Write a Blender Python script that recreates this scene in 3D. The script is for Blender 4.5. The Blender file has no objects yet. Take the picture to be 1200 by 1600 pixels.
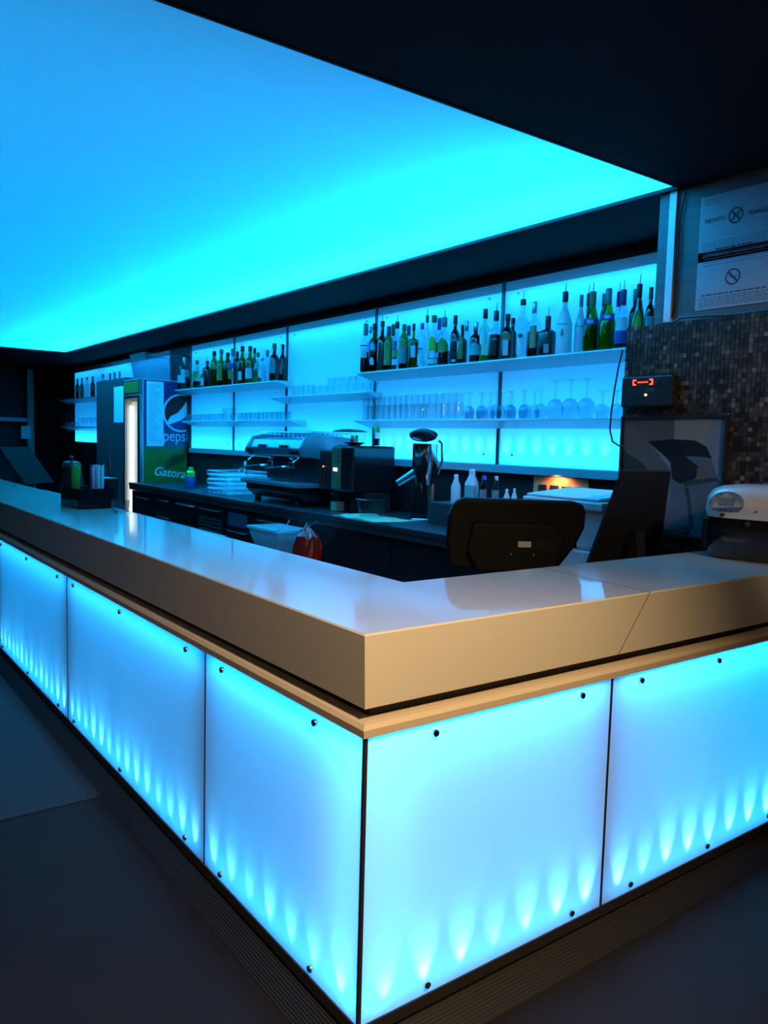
import bpy, math, random
from mathutils import Matrix, Vector
random.seed(7)
S = bpy.context.scene
COL = S.collection
PI = math.pi

# ------------------------------------------------------------------ camera
F_PX = 1244.7
CX = Vector((0.5934, 0.8045, 0.0264)).normalized()
CZ = Vector((0.8003, -0.5931, 0.0876)); CZ = (CZ - CX*CZ.dot(CX)).normalized()
CY = CZ.cross(CX)
CAM = Vector((1.4262, -1.0126, 1.53))
cam_d = bpy.data.cameras.new('camera'); cam = bpy.data.objects.new('camera', cam_d); COL.objects.link(cam)
R3 = Matrix((CX, CY, CZ)).transposed()
cam.matrix_world = Matrix.Translation(CAM) @ R3.to_4x4()
cam_d.sensor_fit = 'HORIZONTAL'; cam_d.sensor_width = 36; cam_d.lens = F_PX/1200*36
cam_d.clip_start = 0.02; cam_d.clip_end = 100
S.camera = cam

def ray(px, py): return R3 @ Vector((px-600, 800-py, -F_PX))
def on(ax, v, px, py):
    r = ray(px, py); return CAM + r*((v-CAM[ax])/r[ax])
def onx(v, px, py): return on(0, v, px, py)
def ony(v, px, py): return on(1, v, px, py)
def onz(v, px, py): return on(2, v, px, py)

# ------------------------------------------------------------------ colour management, world
S.view_settings.view_transform = 'Standard'; S.view_settings.look = 'None'
S.view_settings.exposure = 0.0; S.view_settings.gamma = 1.0
S.view_settings.use_curve_mapping = False
w = bpy.data.worlds.new('world'); S.world = w; w.use_nodes = True
w.node_tree.nodes['Background'].inputs[0].default_value = (0.30, 0.42, 0.60, 1)
w.node_tree.nodes['Background'].inputs[1].default_value = 0.008

# ------------------------------------------------------------------ lights
LED = (0.010, 0.38, 1.0)
HOT = (0.12, 0.55, 1.0)          # single LEDs run whiter than the strips
CLED = (0.004, 0.42, 1.0)        # the ceiling's strips, a purer blue
S.cycles.transparent_max_bounces = 40
def area(name, loc, size, direction, power, color=LED, spread=PI, along=(1, 0, 0)):
    l = bpy.data.lights.new(name, 'AREA'); l.shape = 'RECTANGLE'; l.size, l.size_y = size
    l.energy = power; l.color = color; l.spread = spread
    o = bpy.data.objects.new(name, l); COL.objects.link(o); o.location = loc
    z = -Vector(direction).normalized(); x = Vector(along); x = (x-z*x.dot(z)).normalized()      # size[0] runs along 'along'
    o.rotation_euler = Matrix((x, z.cross(x), z)).transposed().to_euler()
    return o
def spot(name, loc, direction, power, angle, blend, color=LED, radius=0.006):
    l = bpy.data.lights.new(name, 'SPOT'); l.energy = power; l.color = color
    l.spot_size = angle; l.spot_blend = blend; l.shadow_soft_size = radius
    o = bpy.data.objects.new(name, l); COL.objects.link(o); o.location = loc
    o.rotation_euler = Vector(direction).to_track_quat('-Z', 'Y').to_euler()
    return o
ZC = 2.76            # ceiling level
YM_ = 2.36
# warm spots of the room, on the ceiling on the guests' side
WARM = (1.0, 0.68, 0.36)
wl = Vector((1.75, -0.52, 2.70)); spot('warm_spot', wl, Vector((0.0, 0.10, 0.75))-wl, 430, math.radians(62), 0.9, WARM, 0.10)
wl = Vector((2.2, 0.9, 2.70)); spot('warm_spot', wl, Vector((-0.45, YM_, 1.52))-wl, 190, math.radians(36), 0.8, WARM, 0.10)
area('room_fill', (-1.6, -2.6, 2.70), (1.2, 1.2), (0.0, 0.75, -1), 7.0, (1.0, 0.80, 0.62))  # unseen fill, added as weak light from the guests' side

# ------------------------------------------------------------------ materials
def srgb(r, g, b):
    f = lambda c: c/12.92 if c <= 0.04045 else ((c+0.055)/1.055)**2.4
    return (f(r/255), f(g/255), f(b/255))
MATS = {}
def mat(name, color=(0.5, 0.5, 0.5), rough=0.5, metal=0.0, spec=0.5, vary=0.06, scale=(30, 30, 30), bump=0.0, coat=0.0, emit=None, estr=0.0):
    if name in MATS: return MATS[name]
    m = bpy.data.materials.new(name); m.use_nodes = True; nt = m.node_tree; b = nt.nodes['Principled BSDF']
    b.inputs['Roughness'].default_value = rough; b.inputs['Metallic'].default_value = metal
    b.inputs['Specular IOR Level'].default_value = spec; b.inputs['Coat Weight'].default_value = coat; b.inputs['Coat Roughness'].default_value = 0.05
    tc = nt.nodes.new('ShaderNodeTexCoord'); mp = nt.nodes.new('ShaderNodeMapping'); mp.inputs['Scale'].default_value = scale
    nz = nt.nodes.new('ShaderNodeTexNoise'); nz.inputs['Scale'].default_value = 1.0; nz.inputs['Detail'].default_value = 4
    nt.links.new(tc.outputs['Object'], mp.inputs[0]); nt.links.new(mp.outputs[0], nz.inputs['Vector'])
    mx = nt.nodes.new('ShaderNodeMix'); mx.data_type = 'RGBA'
    mx.inputs['A'].default_value = tuple(c*(1-vary) for c in color)+(1,)
    mx.inputs['B'].default_value = tuple(min(1, c*(1+vary)) for c in color)+(1,)
    nt.links.new(nz.outputs['Fac'], mx.inputs['Factor']); nt.links.new(mx.outputs['Result'], b.inputs['Base Color'])
    if bump:
        bp = nt.nodes.new('ShaderNodeBump'); bp.inputs['Strength'].default_value = bump; bp.inputs['Distance'].default_value = 0.002
        nt.links.new(nz.outputs['Fac'], bp.inputs['Height']); nt.links.new(bp.outputs[0], b.inputs['Normal'])
    if emit:
        b.inputs['Emission Color'].default_value = emit+(1,); b.inputs['Emission Strength'].default_value = estr
    MATS[name] = m; return m
def frosted(name, trans=0.55, tint=(0.95, 0.97, 1.0), gloss=0.05, rough=0.35):
    """frosted sheet: half lets the light through, half scatters it back"""
    if name in MATS: return MATS[name]
    m = bpy.data.materials.new(name); m.use_nodes = True; nt = m.node_tree; nt.nodes.clear()
    out = nt.nodes.new('ShaderNodeOutputMaterial'); d = nt.nodes.new('ShaderNodeBsdfDiffuse'); t = nt.nodes.new('ShaderNodeBsdfTranslucent')
    g = nt.nodes.new('ShaderNodeBsdfGlossy'); g.inputs['Roughness'].default_value = rough
    tc = nt.nodes.new('ShaderNodeTexCoord'); nz = nt.nodes.new('ShaderNodeTexNoise'); nz.inputs['Scale'].default_value = 180
    rp = nt.nodes.new('ShaderNodeMapRange'); rp.inputs['To Min'].default_value = 0.93; rp.inputs['To Max'].default_value = 1.0
    vm = nt.nodes.new('ShaderNodeVectorMath'); vm.operation = 'SCALE'; vm.inputs[0].default_value = tint
    nt.links.new(tc.outputs['Object'], nz.inputs['Vector']); nt.links.new(nz.outputs['Fac'], rp.inputs['Value']); nt.links.new(rp.outputs[0], vm.inputs['Scale'])
    for s in (d, t): nt.links.new(vm.outputs[0], s.inputs['Color'])
    a = nt.nodes.new('ShaderNodeMixShader'); a.inputs[0].default_value = trans
    nt.links.new(d.outputs[0], a.inputs[1]); nt.links.new(t.outputs[0], a.inputs[2])
    c = nt.nodes.new('ShaderNodeMixShader'); c.inputs[0].default_value = gloss
    nt.links.new(a.outputs[0], c.inputs[1]); nt.links.new(g.outputs[0], c.inputs[2]); nt.links.new(c.outputs[0], out.inputs[0])
    MATS[name] = m; return m
def glass(name, tint=(0.93, 0.96, 0.97), ior=1.5, rough=0.02):
    """thin glass wall: tinted transmission with Fresnel reflection"""
    if name in MATS: return MATS[name]
    m = bpy.data.materials.new(name); m.use_nodes = True; nt = m.node_tree; nt.nodes.clear()
    out = nt.nodes.new('ShaderNodeOutputMaterial'); t = nt.nodes.new('ShaderNodeBsdfTransparent'); g = nt.nodes.new('ShaderNodeBsdfGlossy')
    g.inputs['Roughness'].default_value = rough; g.inputs['Color'].default_value = (0.9, 0.9, 0.9, 1)
    t.inputs['Color'].default_value = tuple(tint)+(1,)
    fr = nt.nodes.new('ShaderNodeFresnel'); fr.inputs['IOR'].default_value = ior
    ge = nt.nodes.new('ShaderNodeNewGeometry'); sb = nt.nodes.new('ShaderNodeMath'); sb.operation = 'SUBTRACT'; sb.inputs[0].default_value = 1.0   # outer face of the wall reflects
    ml = nt.nodes.new('ShaderNodeMath'); ml.operation = 'MULTIPLY'
    nt.links.new(ge.outputs['Backfacing'], sb.inputs[1]); nt.links.new(fr.outputs[0], ml.inputs[0]); nt.links.new(sb.outputs[0], ml.inputs[1])
    mx = nt.nodes.new('ShaderNodeMixShader'); nt.links.new(ml.outputs[0], mx.inputs[0])
    nt.links.new(t.outputs[0], mx.inputs[1]); nt.links.new(g.outputs[0], mx.inputs[2]); nt.links.new(mx.outputs[0], out.inputs[0])
    MATS[name] = m; return m
M_top = mat('beige_laminate', srgb(218, 210, 194), 0.30, spec=0.7, coat=1.0, vary=0.02, scale=(200, 200, 200))
M_fascia = mat('beige_laminate_matt', srgb(206, 190, 166), 0.42, vary=0.02, scale=(200, 200, 200))
M_frost = frosted('frosted_sheet', 0.66)
M_wallfrost = frosted('frosted_wall_sheet', 0.6, gloss=0.06, rough=0.2)
M_memb = frosted('stretch_ceiling_film', 0.6, gloss=0.03, rough=0.3)
M_black = mat('black_plastic', (0.012, 0.012, 0.013), 0.38)
M_blackg = mat('black_gloss', (0.008, 0.008, 0.009), 0.12)
M_dark = mat('dark_board', (0.016, 0.016, 0.018), 0.6)
M_ceil = mat('dark_ceiling_paint', (0.007, 0.008, 0.009), 0.8, spec=0.2, bump=0.1)
M_chrome = mat('chrome', (0.75, 0.76, 0.78), 0.10, metal=1.0, vary=0.02)
M_steel = mat('brushed_steel', (0.42, 0.43, 0.45), 0.30, metal=1.0, scale=(3, 200, 200))
M_dsteel = mat('dark_steel', (0.10, 0.105, 0.115), 0.34, metal=0.8, scale=(3, 200, 200))
M_white = mat('white_plastic', (0.72, 0.74, 0.76), 0.35, vary=0.02)
M_shelf = mat('white_shelf_laminate', (0.66, 0.68, 0.72), 0.35, vary=0.02)
M_paper = mat('paper', (0.78, 0.79, 0.80), 0.8, vary=0.02)
M_ink = mat('printed_ink', (0.03, 0.03, 0.04), 0.7)
M_clear = glass('clear_glass', (0.90, 0.94, 0.95), 1.75)
M_wine = glass('crystal_glass', (0.80, 0.87, 0.91), 1.8)
M_clear2 = glass('thick_clear_glass', (0.80, 0.87, 0.90), 1.55)
M_plast = glass('clear_plastic', (0.72, 0.78, 0.82), 1.45, 0.15)

# ------------------------------------------------------------------ mesh helpers
class MB:
    def __init__(s): s.v = []; s.f = []; s.m = []
    def add(s, vs, fs, mi=0):
        o = len(s.v); s.v += [tuple(p) for p in vs]; s.f += [tuple(i+o for i in f) for f in fs]; s.m += [mi]*len(fs); return s
    def box(s, x0, x1, y0, y1, z0, z1, mi=0):
        return s.add([(x0, y0, z0), (x1, y0, z0), (x1, y1, z0), (x0, y1, z0), (x0, y0, z1), (x1, y0, z1), (x1, y1, z1), (x0, y1, z1)],
                     [(3, 2, 1, 0), (4, 5, 6, 7), (0, 1, 5, 4), (1, 2, 6, 5), (2, 3, 7, 6), (3, 0, 4, 7)], mi)
    def prism(s, poly, ax, a0, a1, mi=0):
        """poly: 2D points in the two other axes (in x,y,z order), extruded along axis ax from a0 to a1"""
        def P(p, a):
            q = list(p); q.insert(ax, a); return q
        n = len(poly); vs = [P(p, a0) for p in poly]+[P(p, a1) for p in poly]
        fs = [tuple(range(n))[::-1], tuple(range(n, 2*n))]+[(i, (i+1) % n, (i+1) % n+n, i+n) for i in range(n)]
        return s.add(vs, fs, mi)
    def lathe(s, prof, n=20, c=(0, 0, 0), sq=2.0, caps=True, mi=0, sx=1.0, sy=1.0):
        vs = []; fs = []
        for r, z in prof:
            for k in range(n):
                a = 2*PI*(k+0.5)/n; ca, sa = math.cos(a), math.sin(a)
                q = 1.0 if sq == 2.0 else (abs(ca)**sq+abs(sa)**sq)**(-1.0/sq)
                vs.append((c[0]+r*q*ca*sx, c[1]+r*q*sa*sy, c[2]+z))
        for j in range(len(prof)-1):
            for k in range(n):
                fs.append((j*n+k, j*n+(k+1) % n, (j+1)*n+(k+1) % n, (j+1)*n+k))
        if caps:
            if prof[0][0] > 1e-5: fs.append(tuple(range(n))[::-1])
            if prof[-1][0] > 1e-5: fs.append(tuple((len(prof)-1)*n+k for k in range(n)))
        return s.add(vs, fs, mi)
    def tube(s, pts, r, n=8, mi=0, caps=True):
        pts = [Vector(p) for p in pts]; vs = []; fs = []
        rs = r if isinstance(r, (list, tuple)) else [r]*len(pts)
        for i, p in enumerate(pts):
            t = (pts[min(i+1, len(pts)-1)]-pts[max(i-1, 0)]).normalized()
            u = t.cross(Vector((0, 0, 1)) if abs(t.z) < 0.9 else Vector((1, 0, 0))).normalized(); v = t.cross(u)
            for k in range(n):
                a = 2*PI*k/n; vs.append(p+u*math.cos(a)*rs[i]+v*math.sin(a)*rs[i])
        for j in range(len(pts)-1):
            for k in range(n): fs.append((j*n+k, j*n+(k+1) % n, (j+1)*n+(k+1) % n, (j+1)*n+k))
        if caps: fs.append(tuple(range(n))[::-1]); fs.append(tuple((len(pts)-1)*n+k for k in range(n)))
        return s.add(vs, fs, mi)
    def cyl(s, a, b, r, n=16, mi=0): return s.tube([a, b], r, n, mi)
    def patch(s, R, z0, z1, a0, a1, n=8, sq=2.0, mi=0, top=None):
        """curved label on a bottle wall"""
        vs = []
        for k in range(n+1):
            a = a0+(a1-a0)*k/n; ca, sa = math.cos(a), math.sin(a)
            q = 1.0 if sq == 2.0 else (abs(ca)**sq+abs(sa)**sq)**(-1.0/sq)
            zt = z1 if top is None else z1-top*(2*k/n-1)**2*(z1-z0); zb = z0 if top is None or top < 0.5 else z0+top*0.8*(2*k/n-1)**2*(z1-z0)*0.5
            vs += [(R*q*ca, R*q*sa, zb), (R*q*ca, R*q*sa, zt)]
        return s.add(vs, [(2*k, 2*k+2, 2*k+3, 2*k+1) for k in range(n)], mi)
    def shift(s, d): s.v = [(p[0]+d[0], p[1]+d[1], p[2]+d[2]) for p in s.v]; return s
def mesh(name, mb, mats, smooth=False):
    me = bpy.data.meshes.new(name); me.from_pydata(mb.v, [], mb.f)
    for m in (mats if isinstance(mats, (list, tuple)) else [mats]): me.materials.append(m)
    me.polygons.foreach_set('material_index', mb.m)
    if smooth:
        me.polygons.foreach_set('use_smooth', [True]*len(me.polygons))
    me.update()
    if smooth:
        try: me.set_sharp_from_angle(angle=math.radians(42))
        except Exception: pass
    return me
def obj(name, mb, mats, parent=None, bevel=0.0, smooth=False, world=False, seg=2):
    """world=True: mb is given in world coordinates and is moved into the parent's (unrotated) frame"""
    if world and parent is not None:
        d = Vector((0, 0, 0)); p = parent
        while p is not None: d += p.location; p = p.parent
        mb.shift(-d)
    o = bpy.data.objects.new(name, mesh(name, mb, mats, smooth)); COL.objects.link(o)
    if parent is not None: o.parent = parent
    if bevel:
        b = o.modifiers.new('bevel', 'BEVEL'); b.width = bevel; b.segments = seg; b.limit_method = 'ANGLE'; b.angle_limit = math.radians(35)
    return o
def thing(name, label, cat, loc=(0, 0, 0), rz=0.0, group=None):
    o = bpy.data.objects.new(name, None); COL.objects.link(o); o.location = loc; o.rotation_euler = (0, 0, rz); o.empty_display_size = 0.05
    return tag(o, label, cat, group)
def tag(o, label, cat, group=None):
    o['label'] = label; o['category'] = cat
    if group: o['group'] = group
    return o
def struct(o, label=None):
    o['kind'] = 'structure'
    if label: o['label'] = label
    return o
def dup(root, loc, rz=None, label=None):
    r = root.copy(); COL.objects.link(r); r.location = loc
    if rz is not None: r.rotation_euler = (0, 0, rz)
    if label: r['label'] = label
    for ch in list(root.children):
        c = ch.copy(); COL.objects.link(c); c.parent = r
        for g in list(ch.children):
            d = g.copy(); COL.objects.link(d); d.parent = c
    return r
def text(name, s, size, m, parent, loc, rot, extrude=0.0005, align='CENTER', shear=0.0, sx=1.0, offset=0.0):
    c = bpy.data.curves.new(name, 'FONT'); c.body = s; c.size = size; c.extrude = extrude; c.align_x = align; c.align_y = 'CENTER'; c.shear = shear; c.offset = offset
    t = bpy.data.objects.new(name, c); COL.objects.link(t)
    dg = bpy.context.evaluated_depsgraph_get(); me = bpy.data.meshes.new_from_object(t.evaluated_get(dg))
    COL.objects.unlink(t); bpy.data.objects.remove(t); bpy.data.curves.remove(c)
    me.name = name; me.materials.clear(); me.materials.append(m)
    o = bpy.data.objects.new(name, me); COL.objects.link(o); o.parent = parent; o.location = loc; o.rotation_euler = rot; o.scale = (sx, 1, 1)
    return o
ORD = ['first', 'second', 'third', 'fourth', 'fifth', 'sixth', 'seventh', 'eighth', 'ninth', 'tenth', 'eleventh', 'twelfth', 'thirteenth', 'fourteenth', 'fifteenth',
       'sixteenth', 'seventeenth', 'eighteenth', 'nineteenth', 'twentieth']

# ================================================================== THE SETTING
def grain(name, c1, c2, rough=0.55, scale=(1.5, 40, 40), spec=0.4):
    if name in MATS: return MATS[name]
    m = mat(name, c1, rough, spec=spec, scale=scale); nt = m.node_tree
    mx = [n for n in nt.nodes if n.type == 'MIX'][0]; mx.inputs['A'].default_value = c1+(1,); mx.inputs['B'].default_value = c2+(1,)
    return m
YW = 3.10           # face of the backlit wall panels
YB = 3.24           # masonry behind them
YM = 2.36           # mosaic face
YP = 2.42           # wood-clad wall above the mosaic
XE = -15.0          # far end wall
M_floor = mat('dark_floor', (0.017, 0.012, 0.009), 0.55, spec=0.15, vary=0.25, scale=(6, 6, 6))
M_floor2 = mat('grey_floor_sheet', (0.030, 0.030, 0.031), 0.5, spec=0.25, vary=0.12, scale=(6, 6, 6))
M_wood = grain('grey_wood_cladding', (0.060, 0.070, 0.075), (0.12, 0.135, 0.14), 0.5, (2.0, 60, 60))
M_woodv = grain('dark_wood_cabinet', (0.030, 0.034, 0.040), (0.075, 0.080, 0.088), 0.5, (3, 60, 60))
M_wallp = mat('dark_wall_paint', (0.055, 0.055, 0.062), 0.7)

fl = struct(obj('floor', MB().box(XE-0.3, 4.5, -6, YB, -0.12, 0), M_floor))
for (x0, x1, y0, y1) in ((-4.9, -1.885, -6.0, 0.02), (-8.0, -4.905, -6.0, 0.02)):
    obj('floor_sheet', MB().box(x0, x1, y0, y1, 0.0, 0.004), M_floor2, fl)
mw = MB(); mw.box(XE-0.3, -0.98, YB, YB+0.15, 0, 3.3)
wb = struct(obj('wall_back', mw, M_wallp))
mb = MB(); mb.box(XE-0.2, XE, -6, YB, 0, 3.3)
struct(obj('wall_end', mb, M_dark))
# ceiling with the opening of the luminous ceiling
CXL, CXR, CYF, CYB = -11.45, -0.875, -1.25, 2.385
mc = MB()
for b in ((XE-0.2, CXL, -6, YB), (CXR, 4.5, -6, YB), (CXL, CXR, -6, CYF), (CXL, CXR, CYB, YB)): mc.box(b[0], b[1], b[2], b[3], ZC, ZC+0.06)
cl = struct(obj('ceiling', mc, M_ceil))
mp = MB()      # plenum above the film: white inside
mp.box(CXL-0.05, CXR+0.05, CYF-0.05, CYB+0.05, 3.22, 3.25); mp.box(CXL-0.05, CXL, CYF, CYB, ZC+.06, 3.22); mp.box(CXR, CXR+0.05, CYF, CYB, ZC+.06, 3.22)
mp.box(CXL, CXR, CYF-0.05, CYF, ZC+.06, 3.22); mp.box(CXL, CXR, CYB, CYB+0.05, ZC+.06, 3.22)
lc = thing('luminous_ceiling', 'large glowing blue stretch ceiling panel above the bar', 'ceiling light', ((CXL+CXR)/2, (CYF+CYB)/2, ZC))
obj('light_film', MB().add([(CXL, CYF, ZC+.012), (CXR, CYF, ZC+.012), (CXR, CYB, ZC+.012), (CXL, CYB, ZC+.012)], [(3, 2, 1, 0)]), M_memb, lc, world=True)
obj('plenum_box', mp, M_white, lc, world=True)
mr = MB(); e = 0.012
for b in ((CXL, CXR, CYB-e, CYB), (CXL, CXR, CYF, CYF+e), (CXL, CXL+e, CYF+e, CYB-e), (CXR-e, CXR, CYF+e, CYB-e)): mr.box(b[0], b[1], b[2], b[3], ZC-0.004, ZC+0.012)
obj('edge_profile', mr, M_dark, lc, world=True)
CW, CH = CXR-CXL, CYB-CYF
area('ceiling_led_board', ((CXL+CXR)/2, (CYF+CYB)/2, 3.18), (CW*0.98, CH*0.98), (0, 0, -1), 108, CLED)
area('ceiling_led_strip', ((CXL+CXR)/2, CYB-0.55, 3.17), (CW*0.98, 0.9), (0, 0, -1), 90, CLED)
area('ceiling_led_strip', ((CXL+CXR)/2, CYB-0.22, 3.05), (CW*0.98, 0.20), (0, -0.1, -1), 330, CLED)

# right-hand wall: wood cladding above, mosaic block below
mwr = MB(); mwr.box(-0.91, 4.5, YP, YP+0.12, 0, 3.3)
wr = struct(obj('wall_right', mwr, M_wood))
pm = MB(); pm.box(-1.005, -0.945, YP-0.01, YP+0.82, 0, ZC)
obj('corner_post', pm, M_wood, wr, world=True)
obj('edge_strip', MB().box(-0.945, -0.908, YP-0.02, YP+0.02, 1.9, ZC), M_shelf, wr, world=True)
XM0 = ony(YM, 975, 600).x
zm = ony(YM, 1100, 498).z
wm = struct(obj('wall_mosaic', MB().box(XM0+0.004, 4.5, YM+0.004, YP, 0, zm-0.002), mat('mosaic_grout', (0.035, 0.033, 0.032), 0.8)))
tl = [mat('mosaic_tile_%s' % n, c, 0.30, vary=0.15) for n, c in (('black', (0.018, 0.015, 0.012)), ('charcoal', (0.042, 0.034, 0.026)), ('umber', (0.070, 0.056, 0.040)), ('grey', (0.11, 0.095, 0.075)), ('pale', (0.18, 0.16, 0.13)))]
mt = MB(); ts = 0.0215; nx = int(1.9/ts); nzt = int((zm-0.9)/ts)
for i in range(nx):
    for k in range(nzt):
        x0 = XM0+i*ts; z1 = zm-k*ts; r = random.random(); mi = 0 if r < .30 else 1 if r < .62 else 2 if r < .84 else 3 if r < .955 else 4
        y0 = YM+random.uniform(-0.0012, 0.0008); x1 = x0+ts-0.002; z0 = z1-ts+0.002
        mt.add([(x0, y0, z0), (x1, y0, z0), (x1, y0, z1), (x0, y0, z1), (x0, YM+.005, z0), (x1, YM+.005, z0), (x1, YM+.005, z1), (x0, YM+.005, z1)],
               [(0, 1, 2, 3), (1, 5, 6, 2), (4, 0, 3, 7), (3, 2, 6, 7), (4, 5, 1, 0)], mi)
to = obj('mosaic_tiles', mt, tl, wm, world=True); to['kind'] = 'stuff'

# back wall: dark lining above and below the panels, ledge rail
lin = MB(); lin.box(XE, -0.99, YW+0.02, YB, 2.685, ZC)
struct(obj('wall_upper', lin, mat('charcoal_lining', (0.020, 0.018, 0.017), 0.7, spec=0.2)))
lin = MB(); lin.box(XE, -0.99, YW+0.02, YB, 0, 1.385)
struct(obj('wall_lower', lin, mat('backsplash_board', (0.012, 0.014, 0.015), 0.5, spec=0.2)))
struct(obj('trim_1', MB().box(-8.32, -0.99, YW-0.035, YW+0.02, 1.33, 1.387), mat('rail_grey', (0.30, 0.32, 0.36), 0.45), bevel=0.004))
struct(obj('wall_middle', MB().box(-9.05, -8.335, YW+0.0, YB, 1.385, 2.685), M_wallp))
struct(obj('wall_far', MB().box(XE, -13.61, YW, YB, 1.385, 2.685), M_wallp))

# ================================================================== BACKLIT WALL PANELS
STUD = None
def stud_mesh(nrm):
    """chrome fixing: disc + domed cap, axis along nrm ('x+' or 'y-')"""
    m = MB(); m.lathe([(0.0105, 0.0), (0.0105, 0.006), (0.0085, 0.010), (0.0, 0.011)], 14)
    if nrm == 'y-': m.v = [(p[0], -p[2], p[1]) for p in m.v]
    else: m.v = [(p[2], p[1], p[0]) for p in m.v]
    return mesh('stud', m, M_chrome, True)
ST_Y, ST_X = stud_mesh('y-'), stud_mesh('x+')
def put_stud(me, parent, p):
    o = bpy.data.objects.new('stud', me); COL.objects.link(o); o.parent = parent
    d = Vector(p); q = parent
    while q is not None: d = d-q.location; q = q.parent
    o.location = d; return o
def sheet_y(x0, x1, y, z0, z1, t=0.008):
    """front face and four edges of a sheet facing -y, open to the light box behind"""
    return MB().add([(x0, y, z0), (x1, y, z0), (x1, y, z1), (x0, y, z1), (x0, y+t, z0), (x1, y+t, z0), (x1, y+t, z1), (x0, y+t, z1)],
                    [(0, 1, 2, 3), (1, 5, 6, 2), (4, 0, 3, 7), (3, 2, 6, 7), (4, 5, 1, 0)])
def sheet_x(x, y0, y1, z0, z1, t=0.008):
    return MB().add([(x, y0, z0), (x, y1, z0), (x, y1, z1), (x, y0, z1), (x-t, y0, z0), (x-t, y1, z0), (x-t, y1, z1), (x-t, y0, z1)],
                    [(0, 1, 2, 3), (1, 5, 6, 2), (4, 0, 3, 7), (3, 2, 6, 7), (4, 5, 1, 0)])
WP = [(-2.742, -1.01, 'rightmost backlit wall panel, behind the bottles beside the mosaic wall', 1.15, 1.0),
      (-4.29, -2.752, 'backlit wall panel behind the left half of the long bottle shelf', 1.0, 0.9),
      (-5.85, -4.30, 'backlit wall panel behind the short middle shelf and the espresso machine', 1.0, 0.9),
      (-7.075, -5.86, 'backlit wall panel behind the two dark bottles of the left shelf', 0.8, 0.8),
      (-8.32, -7.085, 'backlit wall panel beside the drinks fridge', 0.75, 0.8),
      (-13.6, -12.01, 'small distant backlit wall panel left of the dark wood cabinet', 0.9, 0.9),
      (-12.0, -10.50, 'distant backlit wall panel showing above the left half of the wood cabinet', 0.9, 0.9),
      (-10.49, -9.06, 'distant backlit wall panel showing above the cabinet beside the clear bin', 0.9, 0.9)]
for (x0, x1, lab, base, bot) in WP:
    W = x1-x0; xm = (x0+x1)/2
    t = thing('wall_light', lab, 'light panel', (xm, YW, 1.39), group='backlit wall panels')
    sh = obj('frosted_sheet', sheet_y(x0, x1, YW, 1.39, 2.617), M_wallfrost, t, world=True)
    obj('top_border', MB().box(x0, x1, YW-0.001, YW+0.02, 2.618, 2.683), M_shelf, t, world=True)
    bx = MB(); bx.box(x0, x1, YB-0.012, YB-0.002, 1.39, 2.63); bx.box(x0, x1, YW+0.021, YB-0.012, 2.615, 2.63); bx.box(x0, x1, YW+0.01, YB-0.012, 1.386, 1.392)
    bx.box(x0-0.004, x0, YW+0.01, YB-0.012, 1.39, 2.615); bx.box(x1, x1+0.004, YW+0.01, YB-0.012, 1.39, 2.615)
    obj('light_box', bx, M_white, t, world=True)
    area('wall_led_board', (xm, YB-0.02, 2.0), (W*0.98, 1.2), (0, -1, 0), 1.25*1.25*W*base)
    area('wall_led_strip', (xm, YW+0.07, 2.605), (W*0.98, 0.02), (0, -0.45, -1), 1.5*W*base)
    area('wall_led_strip', (xm, YW+0.07, 1.402), (W*0.98, 0.02), (0, -0.40, 1), 5.0*W*bot)
    n = max(4, int(round(W/0.14)))
    for i in range(n if x0 > -4.3 else 0): spot('wall_led', (x0+W*(i+0.5)/n, YW+0.055, 1.40), (0, -0.28, 1), 3.2*bot, math.radians(50), 1.0, HOT)
    for sx in (x0+0.14, x1-0.14):
        for sz in (1.46, 2.585): put_stud(ST_Y, sh, (sx, YW, sz))
for i, x in enumerate((-2.747, -4.295, -5.855, -7.08, -8.327)):
    tag(obj('shelf_upright', MB().box(x-0.011, x+0.011, YW-0.016, YW-0.001, 1.36, 2.69), M_dsteel),
        ['dark metal upright between the two rightmost lit wall panels', 'dark metal upright at the left end of the long bottle shelf', 'dark metal upright just right of the two dark bottles',
         'dark metal upright behind the middle of the left bottle shelf', 'dark metal upright beside the drinks fridge'][i], 'upright', 'shelf uprights')

# ================================================================== SHELVES
def shelf(x0, x1, z, label, y0=2.90, y1=YW-0.018, t=0.022):
    o = thing('wall_shelf', label, 'shelf', ((x0+x1)/2, (y0+y1)/2, z-t))
    obj('board', MB().prism([(y0, z), (y0, z-0.011), (y1, z-0.062), (y1, z)], 0, x0, x1), M_shelf, o, world=True)
    obj('edge_band', MB().box(x0, x1, y0-0.0015, y0, z-0.010, z-0.001), M_white, o, world=True)
    return o
ZS1, ZS2, ZSM, ZL1, ZL2 = 2.115, 1.710, 1.953, 2.118, 1.722
shelf(-4.31, -1.02, ZS1, 'long upper right shelf carrying the big row of bottles')
shelf(-4.33, -1.02, ZS2, 'long lower right shelf carrying tumblers and wine glasses')
shelf(-5.87, -4.16, ZSM, 'short middle shelf carrying clear glasses above the espresso machine')
shelf(-8.39, -5.72, ZL1, 'upper left shelf carrying bottles beside the fridge')
shelf(-8.15, -5.43, ZL2, 'lower left shelf carrying a row of small tumblers')
shelf(-14.0, -10.25, 2.135, 'upper shelf of the distant lit niche at the far left')
shelf(-14.0, -10.25, 1.655, 'lower shelf of the distant lit niche at the far left')

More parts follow.
